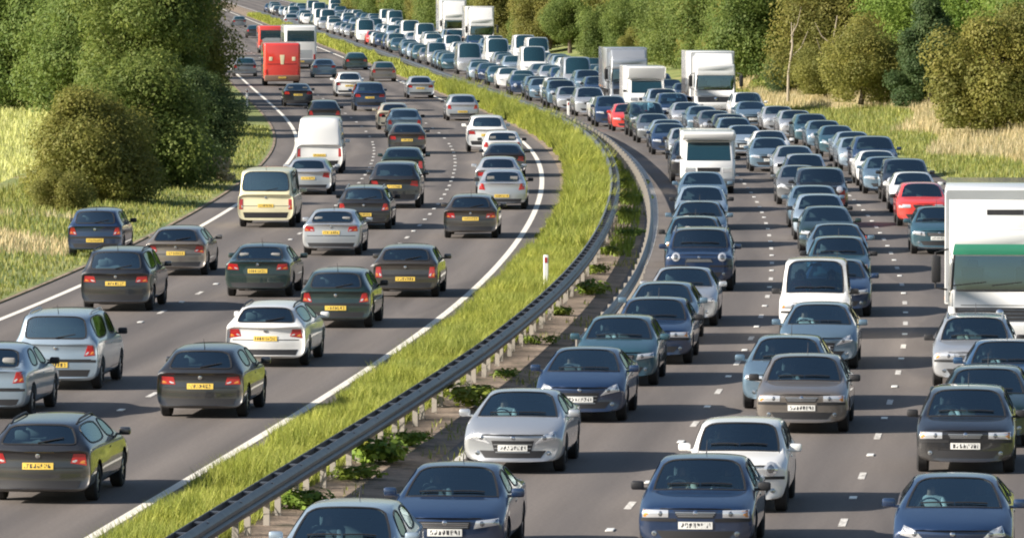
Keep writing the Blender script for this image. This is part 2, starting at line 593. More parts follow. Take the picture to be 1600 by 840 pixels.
def evaluated(me, sub, cutter=None):
    o = bpy.data.objects.new('tmp', me); COL.objects.link(o)
    s = o.modifiers.new('s', 'SUBSURF'); s.levels = sub; s.render_levels = sub
    if cutter is not None:
        bo = o.modifiers.new('b', 'BOOLEAN'); bo.operation = 'DIFFERENCE'; bo.object = cutter; bo.solver = 'EXACT'
    dg = bpy.context.evaluated_depsgraph_get(); dg.update()
    out = bpy.data.meshes.new_from_object(o.evaluated_get(dg))
    bpy.data.objects.remove(o)
    return out


BODY, WS, RW, SWF, SWR = 0, 1, 2, 3, 4


def car_cage(P):
    L_, W, H = P['L'], P['W'], P['H']
    w, yf, yr = W / 2, L_ / 2, -L_ / 2
    zb, zhf, zhr = P.get('zb', .20), P['zhf'], P['zhr']
    bf, br = P['belt']
    yc = yf - P['hood']; yws = yc - P['wsd']; yB = P['yB']
    yrt = yr + P['rt']; yrb = yr + P['rb']; zrb = P['zrb']; zd = P['zd']
    rw = P.get('rw', .64) * w
    cf, cr = P.get('cf', .24), P.get('cr', .16)

    def low(y, f, zbelt, zbb=zb, ydo=None):
        pts = [(0, zbb), (.7 * f, zbb), (.94 * f, zbb + .03), (1.0 * f, .42 + P.get('lift', 0)), (1.0 * f, .62 + P.get('lift', 0)), (.978 * f, zbelt - .06)]
        return [(x * w, y, z) for x, z in pts]

    def front_y(x, y, c):
        return y - c * (abs(x) / w) ** 2.6

    S = []
    # nose ring
    lf = P.get('lift', 0)
    pts = [(0, .22), (.6, .22), (.88, .25), (.955, .40 + lf), (.955, .52 + lf), (.94, zhf - .06), (.89, zhf), (.8, zhf + .03), (.62, zhf + .045), (.32, zhf + .055), (0, zhf + .06)]
    S.append([(x * w, front_y(x * w, yf - (.05 if z > zhf + .02 else .0), cf), z + zb - .2 if z < .3 else z) for x, z in pts])
    y1 = yf - .30
    t = .22
    zh = lambda tt: zhf + .05 + (zhr - zhf - .05) * (1 - (1 - tt) ** 1.6)
    S.append(low(y1, .985, zhf + .05) + [(.93 * w, y1, zhf + .01), (.82 * w, y1 + .02, zh(.2) - .01), (.62 * w, y1 + .05, zh(.2) + .01), (.32 * w, y1 + .08, zh(.2) + .025), (0, y1 + .09, zh(.2) + .03)])
    y2 = yf - P['hood'] * .68
    S.append(low(y2, 1.0, bf - .04) + [(.945 * w, y2, bf - .05), (.83 * w, y2, zh(.66) - .01), (.63 * w, y2, zh(.66) + .005), (.32 * w, y2 + .02, zh(.66) + .02), (0, y2 + .03, zh(.66) + .022)])
    S.append(low(yc - .02, 1.0, bf) + [(.94 * w, yc, bf), (.87 * w, yc, zhr), (.80 * w, yc + .05, zhr), (.42 * w, yc + .14, zhr + .015), (0, yc + .17, zhr + .02)])
    yb6 = yc - .22
    S.append(low(yc - .40, 1.0, bf) + [(.935 * w, yb6, bf + .01), (rw + .055, yws, H - .085), (rw, yws + .025, H - .05), (rw * .55, yws + .09, H - .022), (0, yws + .12, H - .012)])
    for d in (.05, -.05):
        zz = bf + (br - bf) * .5
        S.append(low(yB + d, 1.0, zz) + [(.935 * w, yB + d, zz), (rw + .06, yB + d, H - .065), (rw, yB + d, H - .03), (rw * .55, yB + d, H - .004), (0, yB + d, H)])
    ycp = P.get('ycp', yrb + .55)
    S.append(low(ycp, 1.0, br) + [(.93 * w, ycp, br), (rw + .05, yrt + P.get('qt', .30), H - .085), (rw, yrt + .28, H - .05), (rw * .55, yrt + .25, H - .024), (0, yrt + .24, H - .018)])
    y8 = min(ycp - .12, yrb + .30)
    S.append(low(y8, .995, br) + [(.925 * w, y8, br), (rw + .03, yrt + .03, H - .12), (rw - .03, yrt, H - .09), (rw * .55, yrt - .05, H - .07), (0, yrt - .07, H - .064)])
    y9 = min(y8 - .08, yrb)
    S.append(low(y9, .985, min(br, zrb)) + [(.905 * w, y9, min(br, zrb)), (P.get('rwb', .80) * w, yrb, zrb), (P.get('rwb', .80) * w - .07, yrb - .01, zrb), (.42 * w, yrb - .05, zrb + .005), (0, yrb - .06, zrb + .008)])
    y10 = min(yr + .14, y9 - .05)
    S.append(low(y10, .975, zd) + [(.9 * w, y10, zd - .03), (.80 * w, y10 - .02, zd), (.70 * w, y10 - .03, zd + .005), (.38 * w, y10 - .05, zd + .01), (0, y10 - .055, zd + .012)])
    pts = [(0, .26), (.6, .26), (.88, .29), (.95, .42 + lf), (.95, .58 + lf), (.93, zd - .16), (.885, zd - .08), (.79, zd - .035), (.62, zd - .025), (.32, zd - .018), (0, zd - .015)]
    S.append([(x * w, -front_y(x * w, -yr - (.03 if z > .66 + lf else 0), cr), z) for x, z in pts])

    n = len(S); bm = bmesh.new(); rings = []
    for s in S:
        half = [bm.verts.new(p) for p in s]
        left = [bm.verts.new((-p[0], p[1], p[2])) for p in s[1:10]]
        rings.append(half + left[::-1])

    def seg_mat(i, j):
        if i == 3 and 8 <= j <= 9: return WS
        if i == 4 and j == 6: return SWF
        if i == 6 and j == 6: return SWR if P.get('rear_side', True) else BODY
        if i == 7 and j == 6 and P.get('quarter'): return SWR
        if i == 8 and 8 <= j <= 9 and P.get('rear_glass', True): return RW
        return BODY
    cr_l = bm.edges.layers.float.new('crease_edge')
    for i in range(n - 1):
        for k in range(20):
            a, b_ = k, (k + 1) % 20
            f = bm.faces.new((rings[i][a], rings[i][b_], rings[i + 1][b_], rings[i + 1][a]))
            f.material_index = seg_mat(i, k if k < 10 else 19 - k)
    for i, sgn in ((0, 1), (n - 1, -1)):
        s = S[i]; ring = rings[i]; C = {}
        for j in range(1, 10):
            C[j] = bm.verts.new((0, s[j][1] + sgn * (abs(s[j][1] - front_y(0, sgn * s[j][1], 0) * sgn) * 0 + (cf if i == 0 else cr) * (abs(s[j][0]) / w) ** 2.6), s[j][2]))
        for sd in (1, -1):
            q = (lambda j: ring[j]) if sd == 1 else (lambda j: ring[(20 - j) % 20])
            bm.faces.new((ring[0], q(1), C[1])); bm.faces.new((q(9), ring[10], C[9]))
            for j in range(1, 9):
                bm.faces.new((q(j), C[j], C[j + 1], q(j + 1)))
    for e in bm.edges:
        ms = {f.material_index for f in e.link_faces}
        if len(ms) > 1:
            e[cr_l] = .75
    for i, js, c in ((3, (7, 8, 9), .5), (9, (7, 8, 9), .3), (10, (6, 7, 8, 9), .35), (0, (5, 6, 7, 8, 9), .25)):
        for j in js:
            for a, b_ in ((j, j + 1), ((20 - j) % 20, 19 - j)):
                e = bm.edges.get((rings[i][a], rings[i][b_]))
                if e: e[cr_l] = max(e[cr_l], c)
    for i in range(n - 1):                              # shoulder line
        for a in (5, 15):
            e = bm.edges.get((rings[i][a], rings[i + 1][a]))
            if e: e[cr_l] = max(e[cr_l], .45)
    for i in (0, n - 1):                                # tighter corners on the bumpers
        for k in range(20):
            e = bm.edges.get((rings[i][k], rings[i][(k + 1) % 20]))
            if e: e[cr_l] = max(e[cr_l], .3)
    bmesh.ops.recalc_face_normals(bm, faces=bm.faces)
    me = bpy.data.meshes.new('cage')
    for _ in range(5):
        me.materials.append(MAT['trim'])
    bm.to_mesh(me); bm.free()
    return me


def submesh(me, name, test):
    nv = len(me.vertices); co = np.zeros(nv * 3, np.float32); me.vertices.foreach_get('co', co); co = co.reshape(-1, 3)
    keep = [p for p in me.polygons if test(p)]
    if not keep:
        return None
    used, faces = {}, []
    for p in keep:
        faces.append([used.setdefault(v, len(used)) for v in p.vertices])
    out = bpy.data.meshes.new(name)
    out.from_pydata([tuple(co[v]) for v in used], [], faces)
    out.polygons.foreach_set('use_smooth', np.ones(len(faces), bool))
    out.update(); out.set_sharp_from_angle(angle=R(38))
    return out


def seal(me, r=.013):
    bm = bmesh.new(); bm.from_mesh(me)
    nx = {}
    for e in bm.edges:
        if len(e.link_faces) == 1:
            a, b_ = e.verts
            nx.setdefault(a.index, []).append(b_.index); nx.setdefault(b_.index, []).append(a.index)
    co = {v.index: v.co.copy() + v.normal * .002 for v in bm.verts}; bm.free()
    start = min(nx); path = [start]; prev, cur = None, start
    while True:
        cand = [k for k in nx[cur] if k != prev]
        if not cand: break
        prev, cur = cur, cand[0]
        if cur == start or len(path) > 400: break
        path.append(cur)
    pts = [co[k] for k in path]; n = len(pts)
    cen = sum(pts, Vector()) / n; bm = bmesh.new(); rows = []
    for k in range(n):
        d = (pts[(k + 1) % n] - pts[k - 1]).normalized(); inw = (cen - pts[k]); inw -= d * inw.dot(d); inw.normalize(); up = d.cross(inw)
        rows.append([bm.verts.new(pts[k] + inw * a * r + up * b_ * r * .5) for a, b_ in ((-1, -1), (1, -1), (1, 1), (-1, 1))])
    for k in range(n):
        for j in range(4):
            bm.faces.new((rows[k][j], rows[(k + 1) % n][j], rows[(k + 1) % n][(j + 1) % 4], rows[k][(j + 1) % 4]))
    return to_mesh(bm, 'window_seal', False)


class Skin:                                            # lays lamps, grilles, plates and gaps onto a bodyshell
    def __init__(self, me):
        self.bvh = BVHTree.FromPolygons([v.co[:] for v in me.vertices], [p.vertices[:] for p in me.polygons])

    def hit(self, a, b, view):
        o, d = {'F': (Vector((a, 9, b)), Vector((0, -1, 0))), 'R': (Vector((a, -9, b)), Vector((0, 1, 0))),
                'S': (Vector((9, a, b)), Vector((-1, 0, 0))), 'T': (Vector((a, b, 9)), Vector((0, 0, -1)))}[view]
        p, nrm, _, _ = self.bvh.ray_cast(o, d)
        if p is None:
            p, nrm, _, _ = self.bvh.find_nearest(o + d * 7.2)
        if nrm.dot(d) > 0: nrm = -nrm
        return p, nrm

    def patch(self, name, q, view, nu=4, nv=3, off=.006, mirror=False, round_=False, join=None):
        bm = bmesh.new() if join is None else join
        grid = []
        for i in range(nu + 1):
            row = []
            for j in range(nv + 1):
                u, v = i / nu, j / nv
                if round_:
                    (cx, cz), r = q
                    ang = 2 * math.pi * u; a, b_ = cx + r * v * math.cos(ang), cz + r * v * math.sin(ang)
                else:
                    a = (q[0][0] * (1 - u) + q[1][0] * u) * (1 - v) + (q[3][0] * (1 - u) + q[2][0] * u) * v
                    b_ = (q[0][1] * (1 - u) + q[1][1] * u) * (1 - v) + (q[3][1] * (1 - u) + q[2][1] * u) * v
                p, nn = self.hit(a, b_, view)
                bulge = 1
                edge = (j == nv) if round_ else (i in (0, nu) or j in (0, nv))
                p = p + nn * (off * (.55 if edge else 1.0))
                row.append(bm.verts.new(p if not mirror else (-p.x, p.y, p.z)))
            grid.append(row)
        # a skirt into the shell gives the piece its thickness
        fs = []
        for i in range(nu):
            for j in range(nv):
                f = [grid[i][j], grid[i + 1][j], grid[i + 1][j + 1], grid[i][j + 1]]
                fs.append(bm.faces.new(f))
        if join is None:
            if not round_:
                ring = [grid[i][0] for i in range(nu + 1)] + [grid[nu][j] for j in range(1, nv + 1)] + [grid[i][nv] for i in range(nu - 1, -1, -1)] + [grid[0][j] for j in range(nv - 1, 0, -1)]
                d = {'F': (0, -.012, 0), 'R': (0, .012, 0), 'S': ((.012 if mirror else -.012), 0, 0), 'T': (0, 0, -.012)}[view]
                low = [bm.verts.new(v.co + Vector(d)) for v in ring]
                for k in range(len(ring)):
                    bm.faces.new((ring[k], ring[(k + 1) % len(ring)], low[(k + 1) % len(ring)], low[k]))
            bmesh.ops.remove_doubles(bm, verts=bm.verts, dist=1e-5)
            me = to_mesh(bm, name, True, 50)
            # keep outward normals on open sheets
            return me


def tyre_mesh(r=.31, w=.2):
    bm = bmesh.new()
    prof = [(-w / 2, r * .62), (-w / 2, r * .9), (-w / 2 + .03, r), (w / 2 - .03, r), (w / 2, r * .9), (w / 2, r * .62)]
    n = 28; rings = []
    for k in range(n):
        a = 2 * math.pi * k / n
        rings.append([bm.verts.new((x, rr * math.cos(a), rr * math.sin(a))) for x, rr in prof])
    for k in range(n):
        for j in range(len(prof)):
            bm.faces.new((rings[k][j], rings[(k + 1) % n][j], rings[(k + 1) % n][(j + 1) % len(prof)], rings[k][(j + 1) % len(prof)]))
    return to_mesh(bm, 'tyre')


def rim_mesh(r=.31, w=.2):
    bm = bmesh.new()
    add_cyl(bm, (w / 2 - .05, 0, 0), r * .62, .02, 'X', 24)
    add_cyl(bm, (w / 2 - .03, 0, 0), r * .16, .04, 'X', 12)
    for k in range(6):
        a = k * math.pi / 3
        add_box(bm, (w / 2 - .03, math.cos(a) * r * .35, math.sin(a) * r * .35), (.025, r * .5, r * .15), .006, 1, Matrix.Rotation(a, 3, 'X'))
    return to_mesh(bm, 'rim')


TYRE, RIM = {}, {}


def wheel_parts(r, w):
    k = (round(r, 2), round(w, 2))
    if k not in TYRE:
        TYRE[k] = tyre_mesh(r, w); TYRE[k].materials.append(MAT['rubber'])
        RIM[k] = rim_mesh(r, w); RIM[k].materials.append(MAT['rim'])
    return TYRE[k], RIM[k]


def mirror_mesh(w, y, z):
    bm = bmesh.new()
    add_box(bm, (w + .10, y, z + .04), (.20, .10, .135), .035, 2)
    add_box(bm, (w - .02, y + .01, z - .01), (.12, .05, .04), .01, 1)
    return to_mesh(bm, 'mirror')


def seat_mesh(x, y, wd=.48):
    bm = bmesh.new()
    add_box(bm, (x, y + .18, .48), (wd, .5, .16), .05, 2)
    add_box(bm, (x, y - .10, .78), (wd, .14, .56), .05, 2, Matrix.Rotation(R(12), 3, 'X'))
    for dx in ([0] if wd < .6 else [-.42, .42]):
        add_box(bm, (x + dx, y - .19, 1.12), (.26, .1, .18), .04, 2)
    return to_mesh(bm, 'seat')


BASE = dict(
    hatchback=dict(L=4.15, W=1.74, H=1.45, hood=1.02, wsd=.78, zhf=.68, zhr=.93, belt=(.90, .96), yB=-.32, rt=.48, rb=.12, zrb=.98, zd=.90, ycp=-1.30, wb=(1.28, -1.28), r=.31),
    saloon=dict(L=4.55, W=1.77, H=1.43, hood=1.18, wsd=.80, zhf=.67, zhr=.92, belt=(.90, .96), yB=-.25, rt=1.22, rb=.56, zrb=.99, zd=.97, ycp=-1.22, wb=(1.36, -1.30), r=.315, rwb=.78),
    estate=dict(L=4.6, W=1.78, H=1.46, hood=1.15, wsd=.80, zhf=.68, zhr=.93, belt=(.91, .97), yB=-.25, rt=.42, rb=.16, zrb=.99, zd=.90, ycp=-1.35, quarter=True, wb=(1.36, -1.32), r=.315),
    four_by_four=dict(L=4.6, W=1.87, H=1.74, hood=1.08, wsd=.62, zhf=.93, zhr=1.12, belt=(1.08, 1.14), yB=-.3, rt=.34, rb=.14, zrb=1.16, zd=1.05, ycp=-1.35, quarter=True, wb=(1.38, -1.36), r=.37, zb=.28, lift=.12, rw=.70, cf=.20),
    people_carrier=dict(L=4.35, W=1.80, H=1.66, hood=.85, wsd=.92, zhf=.80, zhr=1.03, belt=(1.0, 1.06), yB=-.2, rt=.32, rb=.14, zrb=1.08, zd=.98, ycp=-1.3, quarter=True, wb=(1.32, -1.32), r=.32, rw=.69, lift=.04),
    supermini=dict(L=3.75, W=1.65, H=1.47, hood=.82, wsd=.78, zhf=.70, zhr=.95, belt=(.92, .98), yB=-.3, rt=.40, rb=.12, zrb=1.0, zd=.92, ycp=-1.12, wb=(1.2, -1.2), r=.30, rw=.66),
    small_car=dict(L=3.65, W=1.69, H=1.42, hood=.92, wsd=.50, zhf=.74, zhr=.95, belt=(.93, .98), yB=-.25, rt=.38, rb=.14, zrb=1.0, zd=.92, ycp=-1.15, wb=(1.22, -1.22), r=.305, rw=.72, cf=.28),
    van=dict(L=5.2, W=1.97, H=2.35, hood=.72, wsd=.78, zhf=.92, zhr=1.22, belt=(1.18, 1.2), yB=.25, rt=.16, rb=.06, zrb=1.4, zd=1.2, ycp=-1.9, wb=(1.62, -1.45), r=.34, rw=.80, zb=.26, lift=.16, cf=.16, cr=.06, rear_side=False, rear_glass=False, rwb=.93),
    minibus=dict(L=4.9, W=1.90, H=1.95, hood=.68, wsd=.70, zhf=.86, zhr=1.1, belt=(1.05, 1.1), yB=.2, rt=.16, rb=.07, zrb=1.22, zd=1.1, ycp=-1.7, wb=(1.5, -1.4), r=.33, rw=.82, zb=.25, lift=.12, cf=.16, cr=.06, quarter=True, rwb=.92),
    small_van=dict(L=4.1, W=1.72, H=1.83, hood=.80, wsd=.72, zhf=.82, zhr=1.05, belt=(1.02, 1.06), yB=0, rt=.14, rb=.07, zrb=1.12, zd=1.0, ycp=-1.5, wb=(1.28, -1.25), r=.31, rw=.78, zb=.22, lift=.06, cr=.06, rwb=.9),
)
PLATE_Z = {}
LIB = {}


def vehicle(kind, style=0, lod=0):
    """mesh library of one kind of car: list of (part name, mesh, material or 'PAINT', child spec)"""
    key = (kind, style, lod)
    if key in LIB:
        return LIB[key]
    P = dict(BASE[kind])
    if kind not in ('van', 'minibus', 'small_van', 'small_car'):     # four generations of bodywork
        dH, dL, dh, dw, dz, dc, dr = [(0, 0, 0, 0, 0, 0, 0), (.03, -.12, -.03, -.14, .04, -.07, .03), (-.02, .10, -.06, .12, -.02, .07, -.015), (-.03, -.05, .08, -.16, .03, -.11, .045)][style % 4]
        P['H'] += dH; P['L'] += dL; P['hood'] += dh; P['wsd'] += dw; P['zhf'] += dz; P['cf'] = P.get('cf', .24) + dc; P['rw'] = P.get('rw', .64) + dr
        P['cr'] = P.get('cr', .16) + dc * .6
        if style % 4 == 1: P['rt'] -= .10
        if style % 4 == 2: P['rt'] += .10
        P['wb'] = tuple(v + math.copysign(dL * .4, v) for v in P['wb'])
    if kind in ('hatchback', 'saloon', 'estate', 'supermini', 'people_carrier', 'four_by_four'):
        P['H'] -= .065; P['zhr'] += .015; P['hood'] += .06; P['W'] += .03; P['belt'] = (P['belt'][0] + .015, P['belt'][1] + .01)
    L_, W, H = P['L'], P['W'], P['H']; w = W / 2; yf, yr = L_ / 2, -L_ / 2
    cut = None
    if lod < 2:
        bm = bmesh.new()
        for yw in P['wb']:
            for sx in (1, -1):
                add_cyl(bm, (sx * (w - .10), yw, P['r'] + .01), P['r'] + .055, .42, 'X', 28 if lod == 0 else 16)
        cme = to_mesh(bm, 'cut', False); cut = bpy.data.objects.new('cut', cme); COL.objects.link(cut)
    cage = car_cage(P)
    whole = evaluated(cage, 2 if lod == 0 else 1, cut)
    shell = evaluated(cage, 2, None)
    sk = Skin(shell)
    if cut is not None:
        bpy.data.objects.remove(cut)
    parts = []
    body = submesh(whole, 'body', lambda p: p.material_index == BODY)
    parts.append(('body', body, 'PAINT', []))
    gm = 'glass' if lod < 2 else 'glass_dark'
    sl = lambda me_, k=1: [('window_seal', seal(me_, .015 * k), 'trim')] if lod == 0 else []
    wsm = submesh(whole, 'windscreen', lambda p: p.material_index == WS)
    parts.append(('windscreen', wsm, gm, sl(wsm)))
    rwm = submesh(whole, 'rear_window', lambda p: p.material_index == RW)
    if rwm:
        parts.append(('rear_window', rwm, gm, sl(rwm)))
    for sx in (1, -1):
        for mi in (SWF, SWR):
            s = submesh(whole, 'side_window', lambda p: p.material_index == mi and p.center.x * sx > 0)
            if s: parts.append(('side_window', s, gm, sl(s)))
    zf, lf, zd = P['zhf'], P.get('lift', 0), P['zd']
    # ---- front
    nu, nv = (6, 4) if lod == 0 else (3, 2)
    round_lamp = kind == 'small_car' or style == 3
    HL = [
        [(.48 * w, zf - .115), (.90 * w, zf - .055), (.885 * w, zf + .035), (.52 * w, zf + .005)],
        [(.46 * w, zf - .09), (.90 * w, zf - .10), (.90 * w, zf + .02), (.46 * w, zf + .015)],
        [(.44 * w, zf - .12), (.86 * w, zf - .03), (.80 * w, zf + .10), (.62 * w, zf + .045)],
        None][style % 4]
    for sx in (False, True):
        if round_lamp:
            hl = sk.patch('headlight', ((.66 * w, zf - .02), .115), 'F', 12, 3, .018, sx, True)
        else:
            hl = sk.patch('headlight', HL, 'F', nu, nv, .014, sx)
        inner = []
        if lod == 0:
            if round_lamp:
                c0, r0 = (.66 * w, zf - .02), .075
                inner = [('reflector', sk.patch('reflector', (c0, r0), 'F', 12, 2, .026, sx, True), 'lamp_bowl')]
            else:
                mx_ = lambda t, v: tuple((HL[0][k] * (1 - t) + HL[1][k] * t) * (1 - v) + (HL[3][k] * (1 - t) + HL[2][k] * t) * v for k in (0, 1))
                inner = [('reflector', sk.patch('reflector', (mx_(.30, .5), .042), 'F', 10, 2, .021, sx, True), 'lamp_bowl'),
                         ('indicator', sk.patch('indicator', [mx_(.74, .12), mx_(.96, .12), mx_(.96, .88), mx_(.74, .88)], 'F', 3, 2, .018, sx), 'amber' if style in (1, 3) else 'lamp_bowl')]
        parts.append(('headlight', hl, 'lamp', inner))
    if lod < 2:
        gr = [[(-.40 * w, zf - .115), (.40 * w, zf - .115), (.43 * w, zf - .005), (-.43 * w, zf - .005)],
              [(-.30 * w, zf - .10), (.30 * w, zf - .10), (.38 * w, zf + .01), (-.38 * w, zf + .01)],
              [(-.34 * w, zf - .33), (.34 * w, zf - .33), (.42 * w, zf - .06), (-.42 * w, zf - .06)],
              [(-.42 * w, zf - .16), (.42 * w, zf - .16), (.34 * w, zf - .06), (-.34 * w, zf - .06)]][style % 4]
        bars = []
        if lod == 0:
            for k in range(3):
                t = (k + 1) / 4
                zc = gr[0][1] * (1 - t) + gr[2][1] * t; xw = gr[1][0] * (1 - t) + gr[2][0] * t - .02
                bars.append(('grille_bar', sk.patch('grille_bar', [(-xw, zc - .008), (xw, zc - .008), (xw, zc + .008), (-xw, zc + .008)], 'F', 6, 1, .014), 'chrome' if k == 1 and style == 0 else 'rim'))
        parts.append(('grille', sk.patch('grille', gr, 'F', 8, 2, .006), 'trim', bars))
        zi = .36 + lf
        parts.append(('air_intake', sk.patch('air_intake', [(-.55 * w, zi - .075), (.55 * w, zi - .075), (.66 * w, zi + .055), (-.66 * w, zi + .055)], 'F', 8, 2, .006), 'trim', []))
        zp = .50 + lf * .8 if style != 2 else .46 + lf
        parts.append(('number_plate', sk.patch('number_plate', [(-.26, zp - .055), (.26, zp - .055), (.26, zp + .055), (-.26, zp + .055)], 'F', 6, 1, .02), 'plate_white', []))
    # ---- rear
    zt = zd - .06
    TL = [
        [(.56 * w, zt - .17), (.90 * w, zt - .16), (.87 * w, zt + .0), (.60 * w, zt - .02)],
        [(.66 * w, zt - .20), (.91 * w, zt - .18), (.87 * w, zt + .03), (.74 * w, zt + .03)],
        [(.60 * w, zt - .15), (.90 * w, zt - .19), (.875 * w, zt + .01), (.66 * w, zt + .01)],
        [(.70 * w, zt - .30), (.91 * w, zt - .30), (.88 * w, zt - .02), (.74 * w, zt - .02)]][style % 4]
    if kind in ('van', 'minibus', 'small_van'):
        TL = [(.80 * w, zt - .42), (.93 * w, zt - .42), (.92 * w, zt - .08), (.80 * w, zt - .08)]
    for sx in (False, True):
        inner = []
        if lod == 0:
            tx = lambda t, v: tuple((TL[0][k] * (1 - t) + TL[1][k] * t) * (1 - v) + (TL[3][k] * (1 - t) + TL[2][k] * t) * v for k in (0, 1))
            inner = [('reversing_lamp', sk.patch('reversing_lamp', [tx(.08, .12), tx(.45, .12), tx(.45, .45), tx(.08, .45)], 'R', 2, 2, .017, sx), 'lamp'),
                     ('indicator', sk.patch('indicator', [tx(.55, .12), tx(.92, .12), tx(.92, .45), tx(.55, .45)], 'R', 2, 2, .017, sx), 'amber')]
        parts.append(('tail_light', sk.patch('tail_light', TL, 'R', nu, nv, .012, sx), 'tail', inner))
    if lod < 2:
        zp = zt - .20 if style % 2 == 0 else .50 + lf
        if kind in ('van', 'minibus', 'small_van'): zp = .62 + lf
        parts.append(('number_plate', sk.patch('number_plate', [(-.26, zp - .055), (.26, zp - .055), (.26, zp + .055), (-.26, zp + .055)], 'R', 6, 1, .02), 'plate_yellow', []))
        parts.append(('rear_valance', sk.patch('rear_valance', [(-.74 * w, .275 + lf * .5), (.74 * w, .275 + lf * .5), (.80 * w, .40 + lf), (-.80 * w, .40 + lf)], 'R', 8, 2, .006), 'trim', []))
        for sx in (1, -1):
            mm = mirror_mesh(w - .02, yf - P['hood'] - .28, P['belt'][0] + .03)
            if sx < 0:
                mm.transform(Matrix.Diagonal((-1, 1, 1, 1))); mm.flip_normals()
            parts.append(('mirror', mm, 'PAINT' if style != 1 else 'trim', []))
    if lod == 1:
        yc = yf - P['hood']; bm = bmesh.new()
        add_box(bm, (0, yc - .42, P['belt'][0] - .20), (W * .80, .42, .34)); add_box(bm, (0, (yc + yr) / 2 - .3, .34), (W * .8, yc - yr - 1.0, .04))
        parts.append(('dashboard', to_mesh(bm, 'dashboard'), 'interior', []))
        for xs, ys_, wd_ in ((.37, -1.45, .48), (-.37, -1.45, .48), (0, -2.3, 1.25)):
            if kind == 'van' and xs == 0: continue
            bm = bmesh.new(); up = (H - 1.45) * .6
            add_box(bm, (xs, yc + ys_ - .10, .78 + up), (wd_, .14, .56)); 
            for dx in ([0] if wd_ < .6 else [-.42, .42]): add_box(bm, (xs + dx, yc + ys_ - .19, 1.12 + up), (.26, .1, .18))
            parts.append(('seat' if xs else 'rear_seat', to_mesh(bm, 'seat'), 'seat', []))
    if lod == 0:
        bm = bmesh.new()                                # shut lines: bonnet, doors, tailgate
        def gap(q, view, n=6, mir=(False, True)):
            for mi in mir:
                sk.patch('', q, view, n, 1, .0035, mi, join=bm)
        yc = yf - P['hood']
        gap([(.80 * w, yf - .30), (.812 * w, yf - .30), (.80 * w, yc + .06), (.788 * w, yc + .06)], 'T', 1)
        bt = P['belt'][0]
        for yy in (yc - .05, P['yB'] - .02):
            gap([(yy, .34 + lf), (yy + .02, .34 + lf), (yy + .02, bt - .02), (yy, bt - .02)], 'S', 1)
        gap([(yc - .05, .345 + lf), (P['yB'], .345 + lf), (P['yB'], .358 + lf), (yc - .05, .358 + lf)], 'S', 8)
        gap([(-.82 * w, .60 + lf), (.82 * w, .60 + lf), (.82 * w, .62 + lf), (-.82 * w, .62 + lf)], 'R', 10, (False,))
        gap([(-.60 * w, zf + .028), (.60 * w, zf + .028), (.60 * w, zf + .046), (-.60 * w, zf + .046)], 'F', 10, (False,))
        parts.append(('panel_gap', to_mesh(bm, 'panel_gap', False), 'trim', []))
        parts.append(('badge', sk.patch('badge', ((0, zf - .02 if style != 2 else zf + .0), .038), 'F', 10, 2, .012, False, True), 'chrome', []))
        parts.append(('badge', sk.patch('badge', ((0, zt - .03), .04), 'R', 10, 2, .018, False, True), 'chrome', []))
        for mi in (False, True):
            parts.append(('fog_light', sk.patch('fog_light', ((.70 * w, .37 + lf), .042), 'F', 10, 2, .009, mi, True), 'lamp_bowl', []))
            parts.append(('door_handle', sk.patch('door_handle', [(P['yB'] + .12, bt - .13), (P['yB'] + .30, bt - .13), (P['yB'] + .30, bt - .10), (P['yB'] + .12, bt - .10)], 'S', 3, 1, .02, mi), 'PAINT', []))
        if kind not in ('van',):
            if style % 2 == 1 or kind == 'four_by_four':      # rubbing strips along the bumpers
                z = .555 + lf
                parts.append(('rubbing_strip', sk.patch('rubbing_strip', [(-.93 * w, z), (-.29, z), (-.29, z + .05), (-.93 * w, z + .05)], 'F', 6, 1, .012), 'trim', []))
                parts.append(('rubbing_strip', sk.patch('rubbing_strip', [(.29, z), (.93 * w, z), (.93 * w, z + .05), (.29, z + .05)], 'F', 6, 1, .012), 'trim', []))
                parts.append(('rubbing_strip', sk.patch('rubbing_strip', [(-.93 * w, z), (.93 * w, z), (.93 * w, z + .05), (-.93 * w, z + .05)], 'R', 10, 1, .012), 'trim', []))
            if kind in ('estate', 'people_carrier', 'four_by_four'):
                for sx in (1, -1):
                    pts = []
                    for k in range(7):
                        yy = yc - P['wsd'] - .1 - k * .30
                        p, nn = sk.hit(sx * P.get('rw', .64) * w * .98, yy, 'T'); pts.append(p + Vector((0, 0, .045 if 0 < k < 6 else 0)))
                    bm = bmesh.new(); add_tube(bm, pts, [.02] * 7, 6); parts.append(('roof_rail', to_mesh(bm, 'roof_rail'), 'rim' if style % 2 else 'trim', []))
            p, nn = sk.hit(0, yr + P['rt'] + .30, 'T')
            bm = bmesh.new(); add_tube(bm, [p, p + Vector((0, -.08, .09)), p + Vector((0, -.17, .19))], [.010, .006, .004], 5)
            if style < 2: parts.append(('aerial', to_mesh(bm, 'aerial'), 'trim', []))
            if kind != 'saloon' and P['rb'] < .3:
                zz = P['zrb'] + .05
                p0, n0 = sk.hit(0, zz - .03, 'R'); p1, n1 = sk.hit(.42, zz + .05, 'R')
                bm = bmesh.new(); add_tube(bm, [p0 + n0 * .02, p1 + n1 * .02], [.014, .01], 5); parts.append(('rear_wiper', to_mesh(bm, 'rear_wiper'), 'trim', []))
            bm = bmesh.new(); pm, nm_ = sk.hit(0, yc - P['wsd'] * .86, 'T')
            add_box(bm, pm + Vector((0, -.10, -.10)), (.26, .03, .07), .015, 1); parts.append(('rear_view_mirror', to_mesh(bm, 'rear_view_mirror'), 'interior', []))
        # wipers across the foot of the windscreen
        bm = bmesh.new()
